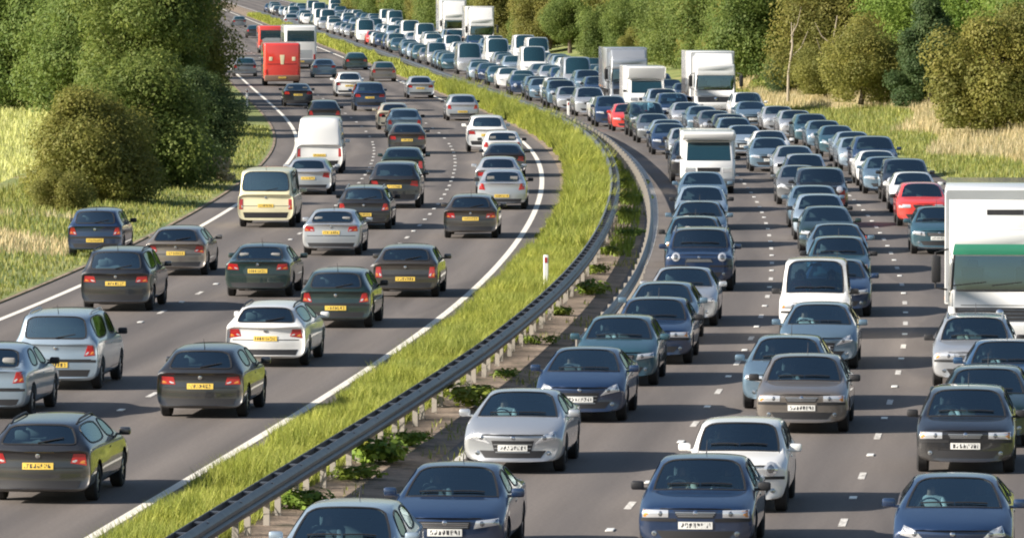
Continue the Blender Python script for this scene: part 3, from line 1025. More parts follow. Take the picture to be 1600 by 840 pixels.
        for x0, x1 in ((.55 * w, .0), (-.02, -.55 * w)):
            pts = []
            for k in range(5):
                a = x0 + (x1 - x0) * k / 4
                p, nn = sk.hit(a, yc - .06 + .10 * (1 - abs(a) / w), 'T'); pts.append(p + nn * .02)
            add_tube(bm, pts, [.012] * 5, 4)
        parts.append(('wiper', to_mesh(bm, 'wiper'), 'trim', []))
        # cabin
        ds = yc - .42
        bm = bmesh.new()
        add_box(bm, (0, ds, P['belt'][0] - .20), (W * .80, .42, .34), .06, 2)
        add_box(bm, (0, (ds + yr) / 2, .34), (W * .8, ds - yr - .6, .04))
        parts.append(('dashboard', to_mesh(bm, 'dashboard'), 'interior', []))
        dz = P['H'] - 1.45
        for xs in (.37, -.37):
            s = seat_mesh(xs, yc - 1.45); s.transform(Matrix.Translation((0, 0, dz * .6)))
            parts.append(('seat', s, 'seat', []))
        s = seat_mesh(0, yc - 2.3, 1.25); s.transform(Matrix.Translation((0, 0, dz * .6)))
        parts.append(('rear_seat', s, 'seat', []))
        bm = bmesh.new()
        n = 20; cc = Vector((.37, yc - .80, P['belt'][0] - .05 + dz * .2)); rr = .18
        pts = [cc + Matrix.Rotation(R(-65), 3, 'X') @ Vector((rr * math.cos(2 * math.pi * k / n), rr * math.sin(2 * math.pi * k / n), 0)) for k in range(n + 1)]
        add_tube(bm, pts, [.014] * (n + 1), 5)
        add_tube(bm, [cc, cc + Vector((0, .30, -.12))], [.03, .03], 6)
        parts.append(('steering_wheel', to_mesh(bm, 'steering_wheel'), 'interior', []))
    for pn, me_, mt, ch in parts:
        if me_ is None: continue
        if mt == 'PAINT':
            if not me_.materials: me_.materials.append(PAINTS['grey'])
        elif not me_.materials:
            me_.materials.append(MAT[mt])
        for _, m2, t2 in ch:
            m2.materials.append(MAT[t2])
    parts = [p for p in parts if p[1] is not None]
    if lod == 2:                                        # one small mesh with the colours of its parts
        mats, bm = ['PAINT', 'glass_dark', 'lamp', 'tail', 'trim'], bmesh.new()
        for pn, me_, mt, ch in parts:
            n0 = len(bm.faces); bm.from_mesh(me_); bm.faces.ensure_lookup_table()
            for f in bm.faces[n0:]: f.material_index = mats.index(mt)
        for yw in P['wb']:
            for sx in (1, -1):
                n0 = len(bm.faces); add_cyl(bm, (sx * (w - .10), yw, P['r']), P['r'], .22, 'X', 10); bm.faces.ensure_lookup_table()
                for f in bm.faces[n0:]: f.material_index = 4
        me_ = bpy.data.meshes.new('car'); bm.to_mesh(me_); bm.free()
        for mt in mats: me_.materials.append(PAINTS['grey'] if mt == 'PAINT' else MAT[mt])
        me_.polygons.foreach_set('use_smooth', np.ones(len(me_.polygons), bool)); me_.set_sharp_from_angle(angle=R(40))
        parts = me_
    LIB[key] = (P, parts)
    return LIB[key]


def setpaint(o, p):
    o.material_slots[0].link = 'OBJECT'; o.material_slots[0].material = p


NAMES = {'hatchback': 'hatchback_car', 'saloon': 'saloon_car', 'estate': 'estate_car', 'four_by_four': 'four_by_four', 'people_carrier': 'people_carrier',
         'supermini': 'hatchback_car', 'small_car': 'small_car', 'van': 'van', 'minibus': 'minibus', 'small_van': 'small_van'}
CATS = {'van': 'van', 'minibus': 'minibus', 'small_van': 'van'}
GROUP_R, GROUP_L = 'vehicles queuing towards the camera', 'vehicles driving away from the camera'


def place(kind, colour, x, y, away, lod, style, label, roof=None, yaw=0, glassy=None):
    """near bumper at (x, y) on the road"""
    P, parts = vehicle(kind, style, lod)
    h = heading(y); L_ = P['L']
    c = Vector((x, y, 0)) + h * (L_ / 2)
    fwd = h if away else -h
    rz = math.atan2(-fwd.x, fwd.y) + yaw
    group = GROUP_L if away else GROUP_R
    cat = CATS.get(kind, 'car')
    if lod == 2:
        o = link(NAMES[kind], parts, None, None, c); o.rotation_euler = (0, 0, rz)
        setpaint(o, PAINTS[colour])
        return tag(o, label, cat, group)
    root = empty(NAMES[kind], c, rz, label, cat, group)
    for pn, me_, mt, ch in parts:
        o = link(pn, me_, root)
        if mt == 'PAINT': setpaint(o, PAINTS[colour])
        if pn == 'panel_gap': o['kind'] = 'stuff'
        for cn, cm, ct in ch:
            link(cn, cm, o)
    ty, rm = wheel_parts(P['r'], .21)
    for yw in P['wb']:
        for sx in (1, -1):
            t = link('wheel', ty, root, None, (sx * (P['W'] / 2 - .125), yw, P['r']))
            if sx < 0: t.rotation_euler = (0, 0, math.pi)
            if lod == 0: link('rim', rm, t)
    root['_seat'] = (.37, P['L'] / 2 - P['hood'] - 1.38, .50 + (P['H'] - 1.45) * .6)
    return root


# ------------------------------------------------------------------ lorries, buses and motorhomes
def rounded(name, c, s, bevel=.08, seg=3, taper=None):
    bm = bmesh.new(); add_box(bm, c, s, bevel, seg)
    if taper:
        for v in bm.verts: v.co = Vector(taper(v.co))
    return to_mesh(bm, name)


def part(root, name, me, m, parent=None):
    if not me.materials: me.materials.append(PAINTS[m] if m in PAINTS else MAT[m])
    return link(name, me, parent or root)


def wheels(root, ys, w, r=.48, wd=.30):
    ty, rm = wheel_parts(r, wd)
    for yw in ys:
        for sx in (1, -1):
            t = link('wheel', ty, root, None, (sx * (w / 2 - wd / 2 - .02), yw, r))
            if sx < 0: t.rotation_euler = (0, 0, math.pi)
            link('rim', rm, t)


def big_root(name, x, y, away, L_, label, cat):
    h = heading(y); c = Vector((x, y, 0)) + h * (L_ / 2); f = h if away else -h
    return empty(name, c, math.atan2(-f.x, f.y), label, cat, GROUP_L if away else GROUP_R)


def lorry(x, y, label, W=2.5, H=4.0, L_=11., cab='white', box='white', visor='white', cabH=2.95, grille='trim', slot=False, defl=True):
    t = big_root('lorry', x, y, False, L_, label, 'lorry'); yf = L_ / 2; w = W / 2
    z0 = .42
    cz = z0 + (cabH - z0) / 2

    def tp(v):                                          # raked windscreen, narrower roof
        k = max(0, (v.z - 1.35) / (cabH - 1.35))
        return (v.x * (1 - .06 * k), v.y - (.16 * k if v.y > yf - 1 else 0) - .10 * (abs(v.x) / w) ** 3 * (1 if v.y > yf - 1 else 0), v.z)
    c = part(t, 'cab', rounded('cab', (0, yf - .95, cz), (W * .955, 1.9, cabH - z0), .10, 4, tp), cab)
    sk = Skin(c.data)
    part(t, 'windscreen', sk.patch('windscreen', [(-w * .88, 1.50), (w * .88, 1.50), (w * .84, 2.27), (-w * .84, 2.27)], 'F', 10, 5, .012), 'glass')
    cm = box_mesh('cut', (0, yf - .55, 1.885), (W * .80, 1.7, .74)); cm.materials.append(MAT['interior'])
    co = bpy.data.objects.new('cut', cm); COL.objects.link(co); co.matrix_world = c.matrix_world.copy(); co.parent = t
    bo = c.modifiers.new('b', 'BOOLEAN'); bo.operation = 'DIFFERENCE'; bo.object = co; bo.solver = 'EXACT'
    dg = bpy.context.evaluated_depsgraph_get(); dg.update()
    nm_ = bpy.data.meshes.new_from_object(c.evaluated_get(dg)); c.modifiers.clear(); nm_.name = 'cab'; c.data = nm_
    bpy.data.objects.remove(co)
    for sx in (1, -1):
        st_ = seat_mesh(sx * .62, yf - 1.15, .5); st_.transform(Matrix.Translation((0, 0, .92))); part(t, 'seat', st_, 'seat')
    part(t, 'dashboard', box_mesh('dashboard', (0, yf - .42, 1.56), (W * .78, .34, .12), .03, 2), 'trim')
    part(t, 'sun_visor', sk.patch('sun_visor', [(-w * .86, 2.30), (w * .86, 2.30), (w * .83, 2.54), (-w * .83, 2.54)], 'F', 10, 2, .05), visor)
    for q in ([(-w * .89, 1.47), (w * .89, 1.47), (w * .89, 1.51), (-w * .89, 1.51)], [(-w * .89, 1.51), (-w * .855, 1.51), (-w * .815, 2.29), (-w * .85, 2.29)],
              [(w * .855, 1.51), (w * .89, 1.51), (w * .85, 2.29), (w * .815, 2.29)]):
        part(t, 'window_seal', sk.patch('window_seal', q, 'F', 8, 4, .02), 'trim')
    for sx in (False, True):
        part(t, 'visor_lamp', sk.patch('visor_lamp', [(w * .22, 2.40), (w * .30, 2.40), (w * .30, 2.44), (w * .22, 2.44)], 'F', 1, 1, .065, sx), 'lamp')
        part(t, 'corner_panel', sk.patch('corner_panel', [(w * .86, 1.12), (w * .97, 1.12), (w * .96, 1.44), (w * .86, 1.44)], 'F', 3, 3, .012, sx), 'grey')
        part(t, 'door_gap', sk.patch('door_gap', [(yf - 1.50, .8), (yf - 1.47, .8), (yf - 1.47, 2.5), (yf - 1.50, 2.5)], 'S', 1, 4, .006, sx), 'trim')
        part(t, 'wheel_arch', sk.patch('wheel_arch', [(yf - 1.85, .5), (yf - .80, .5), (yf - .85, 1.08), (yf - 1.80, 1.08)], 'S', 4, 2, .012, sx), 'trim')
    part(t, 'panel_line', sk.patch('panel_line', [(-w * .9, 1.145), (w * .9, 1.145), (w * .9, 1.16), (-w * .9, 1.16)], 'F', 8, 1, .008), 'trim')
    part(t, 'paper', sk.patch('paper', [(w * -.72, 1.54), (-w * .50, 1.54), (-w * .50, 1.72), (-w * .72, 1.72)], 'F', 2, 2, .004), 'paper')
    g = part(t, 'grille', sk.patch('grille', [(-w * .80, .74), (w * .80, .74), (w * .82, 1.10), (-w * .82, 1.10)], 'F', 10, 3, .012), 'trim')
    for k in range(4):
        z = .78 + k * .085
        part(t, 'grille_bar', sk.patch('grille_bar', [(-w * .76, z), (w * .76, z), (w * .76, z + .03), (-w * .76, z + .03)], 'F', 8, 1, .03), 'steel', g)
    part(t, 'badge', sk.patch('badge', ((0.0, .98), .09), 'F', 12, 2, .045, False, True), 'chrome')
    b_ = part(t, 'bumper', rounded('bumper', (0, yf - .10, .58), (W, .5, .40), .07, 3), cab if grille == 'trim' else 'trim')
    sb = Skin(b_.data)
    for mi in (False, True):
        part(t, 'headlight', sb.patch('headlight', [(w * .62, .50), (w * .90, .50), (w * .90, .70), (w * .62, .70)], 'F', 4, 2, .02, mi), 'lamp')
        part(t, 'side_window', sk.patch('side_window', [(yf - 1.35, 1.66), (yf - .42, 1.58), (yf - .55, 2.36), (yf - 1.35, 2.36)], 'S', 4, 4, .012, mi), 'glass_dark')
    part(t, 'number_plate', sb.patch('number_plate', [(-.26, .50), (.26, .50), (.26, .62), (-.26, .62)], 'F', 4, 1, .03), 'plate_white')
    for sx in (1, -1):
        bm = bmesh.new()
        add_tube(bm, [(sx * w * .95, yf - .28, 2.42), (sx * (w + .22), yf - .05, 2.36), (sx * (w + .22), yf - .05, 1.55), (sx * w * .97, yf - .25, 1.50)], [.025] * 4, 6)
        add_box(bm, (sx * (w + .20), yf - .06, 1.98), (.22, .12, .62), .04, 2)
        part(t, 'mirror', to_mesh(bm, 'mirror'), 'trim')
    bm = bmesh.new()
    for x0, x1 in ((.85 * w, .25 * w), (.15 * w, -.4 * w)):
        p0, n0 = sk.hit(x0, 1.60, 'F'); p1, n1 = sk.hit(x1, 1.68, 'F')
        add_tube(bm, [p0 + n0 * .03, p1 + n1 * .03], [.014, .012], 4)
    part(t, 'wiper', to_mesh(bm, 'wiper'), 'trim')
    if defl:
        def td(v):
            k = (v.z - cabH) / max(.1, H - cabH)
            return (v.x, v.y - (.75 * max(0, k) if v.y > yf - 1.2 else 0), v.z)
        part(t, 'wind_deflector', rounded('wind_deflector', (0, yf - 1.15, (cabH + H - .12) / 2), (W * .86, 1.3, H - .12 - cabH + .06), .10, 3, td), cab)
    bx = part(t, 'cargo_box', rounded('cargo_box', (0, (yf - 2.15 + -yf) / 2, (1.05 + H) / 2), (W + .04, L_ - 2.15, H - 1.05), .04, 2), box)
    s2 = Skin(bx.data)
    part(t, 'top_rail', s2.patch('top_rail', [(-w * .98, H - .26), (w * .98, H - .26), (w * .98, H - .05), (-w * .98, H - .05)], 'F', 6, 1, .012), 'silver')
    for sx in (False, True):
        for k in range(3):
            y0_ = -yf + .6 + k * (L_ - 3.6) / 2
            part(t, 'side_marker', s2.patch('side_marker', [(y0_, 1.12), (y0_ + .16, 1.12), (y0_ + .16, 1.2), (y0_, 1.2)], 'S', 1, 1, .02, sx), 'amber')
        part(t, 'corner_post', s2.patch('corner_post', [(w * .95, 1.1), (w * 1.0, 1.1), (w * 1.0, H - .1), (w * .95, H - .1)], 'F', 1, 4, .012, sx), 'silver')
    if slot:
        part(t, 'marker_lamp', s2.patch('marker_lamp', [(-.55, H - .62), (.30, H - .62), (.30, H - .50), (-.55, H - .50)], 'F', 4, 1, .02), 'trim')
    bm = bmesh.new()
    add_box(bm, (0, -.6, .86), (.9, L_ - 1.6, .28)); add_box(bm, (0, -.9, .55), (W * .9, 2.2, .5), .05, 1)
    part(t, 'chassis', to_mesh(bm, 'chassis'), 'trim')
    wheels(t, (yf - 1.35, -yf + 1.3, -yf + 2.6), W)
    return t


def motorhome(x, y, label, W=2.15, H=2.9, L_=5.9):
    t = big_root('motorhome', x, y, False, L_, label, 'motorhome'); yf = L_ / 2; w = W / 2

    def tp(v):
        k = min(max((v.z - 1.15) / .9, 0), 1)
        return (v.x * (1 - .07 * k), v.y - (.62 * k if v.y > yf - .5 else 0) - (.12 * (abs(v.x) / w) ** 3 if v.y > yf - 1 else 0), v.z)
    bm = bmesh.new(); add_box(bm, (0, yf - 1.1, 1.15), (W * .94, 2.2, 1.72))
    bmesh.ops.subdivide_edges(bm, edges=[e for e in bm.edges if abs(e.verts[0].co.z - e.verts[1].co.z) > .5], cuts=5)
    bmesh.ops.bevel(bm, geom=[e for e in bm.edges if len(e.link_faces) == 2 and e.calc_face_angle() > 1], offset=.09, segments=3, affect='EDGES', profile=.5)
    for v in bm.verts: v.co = Vector(tp(v.co))
    c = part(t, 'cab', to_mesh(bm, 'cab'), 'white'); sk = Skin(c.data)
    part(t, 'windscreen', sk.patch('windscreen', [(-w * .80, 1.26), (w * .80, 1.26), (w * .76, 1.94), (-w * .76, 1.94)], 'F', 8, 5, .012), 'glass_dark')
    part(t, 'grille', sk.patch('grille', [(-w * .4, .84), (w * .4, .84), (w * .42, 1.0), (-w * .42, 1.0)], 'F', 6, 2, .012), 'trim')
    for mi in (False, True):
        part(t, 'headlight', sk.patch('headlight', [(w * .5, .82), (w * .86, .84), (w * .84, 1.02), (w * .5, 1.0)], 'F', 4, 2, .016, mi), 'lamp')
        part(t, 'side_window', sk.patch('side_window', [(yf - 1.75, 1.3), (yf - .9, 1.26), (yf - 1.05, 1.85), (yf - 1.75, 1.88)], 'S', 3, 3, .012, mi), 'glass_dark')
    part(t, 'number_plate', sk.patch('number_plate', [(-.26, .55), (.26, .55), (.26, .67), (-.26, .67)], 'F', 4, 1, .02), 'plate_white')
    part(t, 'bumper', rounded('bumper', (0, yf - .12, .46), (W * .92, .42, .26), .07, 3), 'grey')
    part(t, 'living_box', rounded('living_box', (0, -.85, (.5 + H) / 2), (W, L_ - 1.7, H - .5), .07, 3), 'white')
    part(t, 'over_cab_bed', rounded('over_cab_bed', (0, yf - 1.25, (2.02 + H) / 2), (W * .995, 1.9, H - 2.02), .12, 4, lambda v: (v.x, v.y - (.25 * max(0, (H - v.z) / .9) if v.y > yf - .8 else 0), v.z)), 'white')
    for sx in (1, -1):
        m_ = mirror_mesh(w - .02, yf - 1.0, 1.32)
        if sx < 0: m_.transform(Matrix.Diagonal((-1, 1, 1, 1))); m_.flip_normals()
        part(t, 'mirror', m_, 'trim')
    wheels(t, (yf - .95, -yf + 1.4), W * .94, .34, .22)
    return t


def coach(x, y, label, name, colour, W=2.5, H=3.6, L_=11., lower='grey', lamps=False):
    t = big_root(name, x, y, True, L_, label, 'bus'); yr = -L_ / 2; w = W / 2
    c = part(t, 'body', rounded('body', (0, 0, (.42 + H) / 2), (W, L_, H - .42), .16, 4), colour)
    sk = Skin(c.data)
    if not lamps:
        part(t, 'rear_window', sk.patch('rear_window', [(-w * .86, H - 1.25), (w * .86, H - 1.25), (w * .84, H - .38), (-w * .84, H - .38)], 'R', 8, 4, .012), 'glass_dark')
        part(t, 'engine_cover', sk.patch('engine_cover', [(-w * .7, .85), (w * .7, .85), (w * .7, 1.5), (-w * .7, 1.5)], 'R', 6, 3, .015), 'silver')
    else:
        for sx in (False, True):                        # pale fittings on the tall rear panel
            part(t, 'side_marker', sk.patch('side_marker', [(w * .54, H - 1.2), (w * .72, H - 1.2), (w * .72, H - .94), (w * .54, H - .94)], 'R', 3, 3, .02, sx), 'cream')
        part(t, 'centre_marker', sk.patch('centre_marker', [(-.10, H - 1.45), (.10, H - 1.45), (.16, H - .80), (-.16, H - .80)], 'R', 2, 3, .02), 'cream')
        part(t, 'door_gap', sk.patch('door_gap', [(-w * .8, 1.5), (w * .8, 1.5), (w * .8, 1.54), (-w * .8, 1.54)], 'R', 8, 1, .01), 'maroon')
    for mi in (False, True):
        part(t, 'tail_light', sk.patch('tail_light', [(w * .80, .75), (w * .93, .75), (w * .93, 1.15), (w * .80, 1.15)], 'R', 2, 3, .02, mi), 'tail')
        for k in range(5):
            y0 = yr + 1.2 + k * 1.75
            part(t, 'side_window', sk.patch('side_window', [(y0, H - 1.5), (y0 + 1.6, H - 1.5), (y0 + 1.6, H - .6), (y0, H - .6)], 'S', 2, 3, .01, mi), 'glass_dark')
    part(t, 'bumper', rounded('bumper', (0, yr + .1, .55), (W * .98, .4, .42), .07, 3), 'brown_plastic' if lamps else lower)
    part(t, 'number_plate', box_mesh('number_plate', (0, yr - .11, .60), (.52, .02, .11)), 'plate_yellow')
    wheels(t, (yr + 2.6, -yr - 2.4), W)
    return t


# ------------------------------------------------------------------ drivers
def person_parts():
    V, E, Rr = [], [], []

    def v(p, r, par=None):
        V.append(p); Rr.append(r)
        if par is not None: E.append((par, len(V) - 1))
        return len(V) - 1
    pel = v((0, 0, .08), .15)
    w1 = v((0, -.03, .26), .145, pel); ch = v((0, -.05, .44), .155, w1); nk = v((0, -.05, .60), .06, ch)
    hd = v((0, -.02, .70), .085, nk); v((0, -.02, .79), .082, hd); ns = v((0, .075, .71), .018, hd)
    for s in (1, -1):
        sh = v((s * .18, -.05, .52), .065, ch); el = v((s * .25, .14, .34), .045, sh); wr = v((s * .17, .40, .40), .03, el); pa = v((s * .15, .47, .42), .036, wr)
        for k in range(4):
            f1 = v((s * (.12 + .018 * k), .535, .445 - .012 * k), .0095, pa); v((s * (.11 + .018 * k), .545, .41 - .012 * k), .0085, f1)
        v((s * .105, .49, .45), .010, pa)
        kn = v((s * .14, .44, .14), .085, pel); an = v((s * .14, .78, -.18), .05, kn); v((s * .14, .90, -.19), .04, an)
    me = bpy.data.meshes.new('p'); me.from_pydata(V, E, []); o = bpy.data.objects.new('p', me); COL.objects.link(o)
    o.modifiers.new('s', 'SKIN'); sub = o.modifiers.new('u', 'SUBSURF'); sub.levels = sub.render_levels = 2
    sv = me.skin_vertices[0].data
    for i, r in enumerate(Rr): sv[i].radius = (r, r)
    sv[0].use_root = True
    dg = bpy.context.evaluated_depsgraph_get(); dg.update()
    body = bpy.data.meshes.new_from_object(o.evaluated_get(dg)); bpy.data.objects.remove(o)
    body.polygons.foreach_set('use_smooth', np.ones(len(body.polygons), bool))
    shirt = submesh(body, 'shirt', lambda p: p.center.z < .585 and p.center.y < .33)
    for i, vv in enumerate(shirt.vertices): vv.co += vv.normal * .012
    bm = bmesh.new(); bmesh.ops.create_icosphere(bm, subdivisions=3, radius=.105, matrix=Matrix.Translation((0, -.035, .765)))
    bmesh.ops.delete(bm, geom=[q for q in bm.verts if q.co.y > .03 and q.co.z < .80 or q.co.z < .70], context='VERTS')
    hair = to_mesh(bm, 'hair')
    body.materials.clear(); body.materials.append(MAT['skin']); hair.materials.append(MAT['hair']); shirt.materials.append(MAT['shirt_white'])
    return body, shirt, hair


PERSON = person_parts()


def driver(car, shirt, label, side=1):
    sx, sy, sz = car['_seat']
    p = car.matrix_basis @ Vector((sx * side, sy, sz))
    o = link('person', PERSON[0], None, None, p); o.rotation_euler = car.rotation_euler; o.scale = (.96, .96, .96)
    tag(o, label, 'person', 'people seen through the windscreens')
    s = link('shirt', PERSON[1], o); s.material_slots[0].link = 'OBJECT'; s.material_slots[0].material = MAT['shirt_' + shirt]
    link('hair', PERSON[2], o)


# ------------------------------------------------------------------ traffic
def px(x, y):
    return ground(x, y)


# away from the camera: (kind, colour, bumper pixel, style, label)
LEFT = [
    ('estate', 'charcoal', 58, 788, 2, 'dark grey estate car closest to the camera at the lower left corner'),
    ('saloon', 'pale blue', -28, 655, 1, 'pale blue saloon cut off by the left edge of the picture'),
    ('people_carrier', 'pale blue', 86, 610, 1, 'pale silver blue people carrier just behind the one cut off at the left edge'),
    ('hatchback', 'charcoal', 312, 654, 0, 'charcoal hatchback with pale roof, alone in front of the white estate'),
    ('estate', 'white', 414, 574, 2, 'white estate car in the lane nearest the median grass, lower left'),
    ('hatchback', 'dark green', 524, 513, 1, 'dark green hatchback just ahead of the white estate by the edge line'),
    ('hatchback', 'brown grey', 633, 465, 3, 'dark brown hatchback ahead of the dark green hatchback by the edge line'),
    ('saloon', 'dark green', 402, 465, 0, 'dark teal saloon in the middle of the carriageway left of the green hatchback'),
    ('people_carrier', 'black', 180, 487, 0, 'black people carrier crossing the left edge line, nearest the verge'),
    ('hatchback', 'taupe', 274, 431, 2, 'taupe hatchback between the black people carrier and the teal saloon'),
    ('supermini', 'navy blue', 148, 403, 1, 'small dark blue hatchback pulled onto the grass beyond the left edge line'),
    ('minibus', 'cream', 415, 356, 0, 'cream yellow minibus in the lane beside the left verge'),
    ('saloon', 'silver', 517, 400, 0, 'silver saloon right behind the cream minibus, in the middle lane'),
    ('hatchback', 'brown grey', 735, 373, 0, 'dark brown hatchback last in the line beside the median edge line'),
    ('saloon', 'silver', 784, 328, 1, 'silver saloon just ahead of the dark brown hatchback by the median'),
    ('hatchback', 'silver', 778, 303, 0, 'silver hatchback tucked close ahead of the silver saloon by the median'),
    ('hatchback', 'charcoal', 788, 277, 2, 'charcoal hatchback between a silver one and a white saloon by the median'),
    ('saloon', 'white', 785, 256, 1, 'white saloon ahead of the charcoal hatchback by the median'),
    ('four_by_four', 'white', 761, 238, 0, 'white four by four leading the white saloon by the median'),
    ('estate', 'charcoal', 568, 359, 1, 'charcoal estate with roof glass, right behind the dark red lamped car in the middle lane'),
    ('four_by_four', 'charcoal', 616, 326, 2, 'dark grey four by four ahead of the charcoal estate in the middle lane'),
    ('hatchback', 'dark green', 629, 284, 3, 'dark green hatchback in the middle lane ahead of the dark four by four'),
    ('hatchback', 'brown grey', 636, 241, 0, 'dark brown hatchback in the middle lane left of the white saloon'),
    ('estate', 'steel blue', 632, 215, 1, 'steel blue estate in the middle lane ahead of the dark brown hatchback'),
    ('hatchback', 'beige', 616, 203, 0, 'beige backed hatchback beside the steel blue estate'),
    ('van', 'white', 499, 272, 0, 'tall white panel van in the lane beside the left verge'),
    ('estate', 'silver', 481, 305, 2, 'silver estate just behind the tall white van'),
    ('hatchback', 'charcoal', 507, 199, 1, 'dark hatchback with only its roof showing over the white van'),
    ('saloon', 'black', 466, 167, 0, 'black saloon behind the red bus in the left lane'),
    ('people_carrier', 'white', 546, 152, 2, 'white people carrier in the middle lane right of the black saloon'),
    ('four_by_four', 'navy blue', 578, 174, 0, 'navy four by four close behind the white people carrier'),
    ('hatchback', 'taupe', 600, 128, 1, 'taupe hatchback near the far end of the median grass'),
    ('hatchback', 'silver', 657, 154, 0, 'silver hatchback alone by the far median edge line'),
    ('estate', 'silver', 723, 189, 1, 'silver estate by the median ahead of the white four by four'),
    ('estate', 'dark green', 557, 110, 2, 'dark green estate beside the far median grass'),
    ('saloon', 'steel blue', 507, 122, 0, 'steel blue saloon right of the red bus'),
    ('hatchback', 'grey', 383, 120, 1, 'grey hatchback at the left verge beside the red bus'),
    ('hatchback', 'grey', 374, 43, 0, 'grey hatchback far ahead of the red bus'),
    ('saloon', 'charcoal', 398, 60, 1, 'charcoal saloon far ahead between the bus and the verge'),
    ('people_carrier', 'silver', 455, 42, 0, 'silver people carrier far ahead of the white coach'),
]
for i, (kind, colour, u, v, st, lab) in enumerate(LEFT):
    x, y = px(u, v)
    car = place(kind, colour, x, y, True, 0 if y < 215 else (1 if y < 420 else 2), st, lab)
    if i == 10: car.location.z = .03
x, y = px(441, 135)
coach(x, y, 'bright red tall backed bus with pale markings on its rear', 'bus', 'red', 2.5, 2.95, 8, lamps=True)
x, y = px(470, 108)
coach(x, y, 'white coach with a wide dark rear window beyond the red bus', 'coach', 'white', 2.5, 3.4, 11)
x, y = px(424, 84)
coach(x, y, 'second red bus half hidden beyond the bright red bus', 'bus', 'red', 2.3, 2.5, 7)

# towards the camera
LANE = {'F': 6.2, 'M': 9.87, 'V': 13.55}
LNAME = {'F': 'lane beside the central barrier', 'M': 'middle queue lane', 'V': 'queue lane beside the right verge'}
QUEUE = {'F': [], 'M': [], 'V': []}       # (distance, label) of everything, for naming the rest


def q(lane, kind, colour, u, v, st, lab, short=None, drv=None, pas=None):
    x, y = px(u, v)
    car = place(kind, colour, x, y, False, 0 if y < 205 else (1 if y < 420 else 2), st, lab)
    QUEUE[lane].append((y, short))
    if drv: driver(car, drv, 'driver in a %s top in the %s' % (drv, short or lab))
    if pas: driver(car, pas, 'passenger in a %s top in the %s' % (pas, short or lab), -1)


q('F', 'hatchback', 'pale blue', 520, 962, 0, 'pale blue hatchback cut off at the bottom beside the barrier', 'pale blue hatchback at the bottom edge', 'grey')
q('F', 'saloon', 'navy blue', 694, 884, 0, 'navy blue saloon at the bottom edge behind the pale blue hatchback', 'navy saloon at the bottom edge', 'grey')
q('F', 'saloon', 'silver', 800, 741, 2, 'silver coupe style saloon with swept headlights beside the barrier', 'silver coupe style saloon', 'white')
q('F', 'saloon', 'navy blue', 905, 661, 2, 'navy blue saloon right behind the silver coupe style saloon', 'navy saloon behind the silver coupe', 'grey', 'pale')
q('F', 'hatchback', 'teal blue', 962, 604, 0, 'teal blue hatchback partly behind the navy saloon', 'teal hatchback behind the navy saloon', 'white')
q('F', 'saloon', 'navy blue', 1018, 570, 1, 'dark navy saloon between the teal hatchback and the steel blue one', 'navy saloon behind the teal hatchback', 'grey')
q('F', 'hatchback', 'steel blue', 1032, 539, 2, 'steel blue hatchback squeezed before the silver saloon by the barrier', 'steel blue hatchback before the silver saloon', 'pale')
q('F', 'saloon', 'silver', 1064, 511, 0, 'silver saloon just ahead of the dark four by four', 'silver saloon by the second barrier')
q('F', 'four_by_four', 'navy blue', 1092, 456, 3, 'dark navy four by four with round headlights beside the second barrier', 'dark navy four by four', 'grey')
q('F', 'hatchback', 'teal blue', 1084, 418, 1, 'teal hatchback right behind the dark navy four by four')
q('F', 'hatchback', 'steel blue', 1092, 388, 0, 'steel blue hatchback second behind the dark navy four by four')
q('F', 'saloon', 'pale blue', 1096, 360, 1, 'pale blue saloon two in front of the white motorhome')
q('F', 'saloon', 'steel blue', 1098, 332, 0, 'steel blue saloon hiding the foot of the white motorhome')
x, y = at(ground(1085, 303)[1], 6.4)
motorhome(x, y, 'white motorhome with an over cab bed among cars beside the barrier', 2.1, 2.35, 5.4); QUEUE['F'].append((y, 'white motorhome'))
q('M', 'saloon', 'navy blue', 1086, 872, 1, 'dark navy saloon at the bottom edge, in front of the white small car', 'navy saloon before the white small car', 'pale', 'white')
q('M', 'small_car', 'white', 1150, 802, 3, 'white small car with round headlights in the middle queue lane', 'white small car', 'white', 'grey')
q('M', 'saloon', 'taupe', 1252, 678, 1, 'taupe grey saloon leading the cars behind the white small car', 'taupe saloon', 'grey')
q('M', 'hatchback', 'steel blue', 1226, 642, 0, 'steel blue hatchback half hidden behind the taupe saloon', 'hatchback behind the taupe saloon', 'pale')
q('M', 'hatchback', 'steel blue', 1278, 578, 2, 'steel blue hatchback with swept headlights in front of the small white van', 'hatchback before the small white van', 'white', 'grey')
q('M', 'small_van', 'white', 1272, 530, 1, 'small white van with a big windscreen in the middle queue lane', 'small white van', 'red', 'grey')
for (u, v, k, c, s, l) in ((1306, 496, 'saloon', 'navy blue', 0, 'navy saloon peeping out right behind the small white van'), (1310, 456, 'hatchback', 'teal blue', 1, 'teal hatchback second behind the small white van'),
                           (1308, 428, 'saloon', 'steel blue', 2, 'steel blue saloon third behind the small white van')):
    q('M', k, c, u, v, s, l)
q('V', 'saloon', 'navy blue', 1488, 903, 2, 'blue saloon at the bottom right edge with two people inside', 'blue saloon at the bottom right', 'white', 'pale')
q('V', 'hatchback', 'black', 1508, 741, 1, 'black hatchback with a white number plate at the right', 'black hatchback at the right', 'white')
q('V', 'hatchback', 'dark green', 1540, 700, 0, 'dark green hatchback close behind the black hatchback', 'green hatchback behind the black one', 'grey')
q('V', 'saloon', 'blue', 1572, 648, 0, 'blue saloon in the lane by the right verge behind the dark green hatchback', 'blue saloon behind the green hatchback', 'white')
q('V', 'estate', 'silver', 1522, 607, 1, 'silver estate just in front of the big white lorry', 'silver estate before the lorry', 'pale')
x, y = ground(1562, 556)
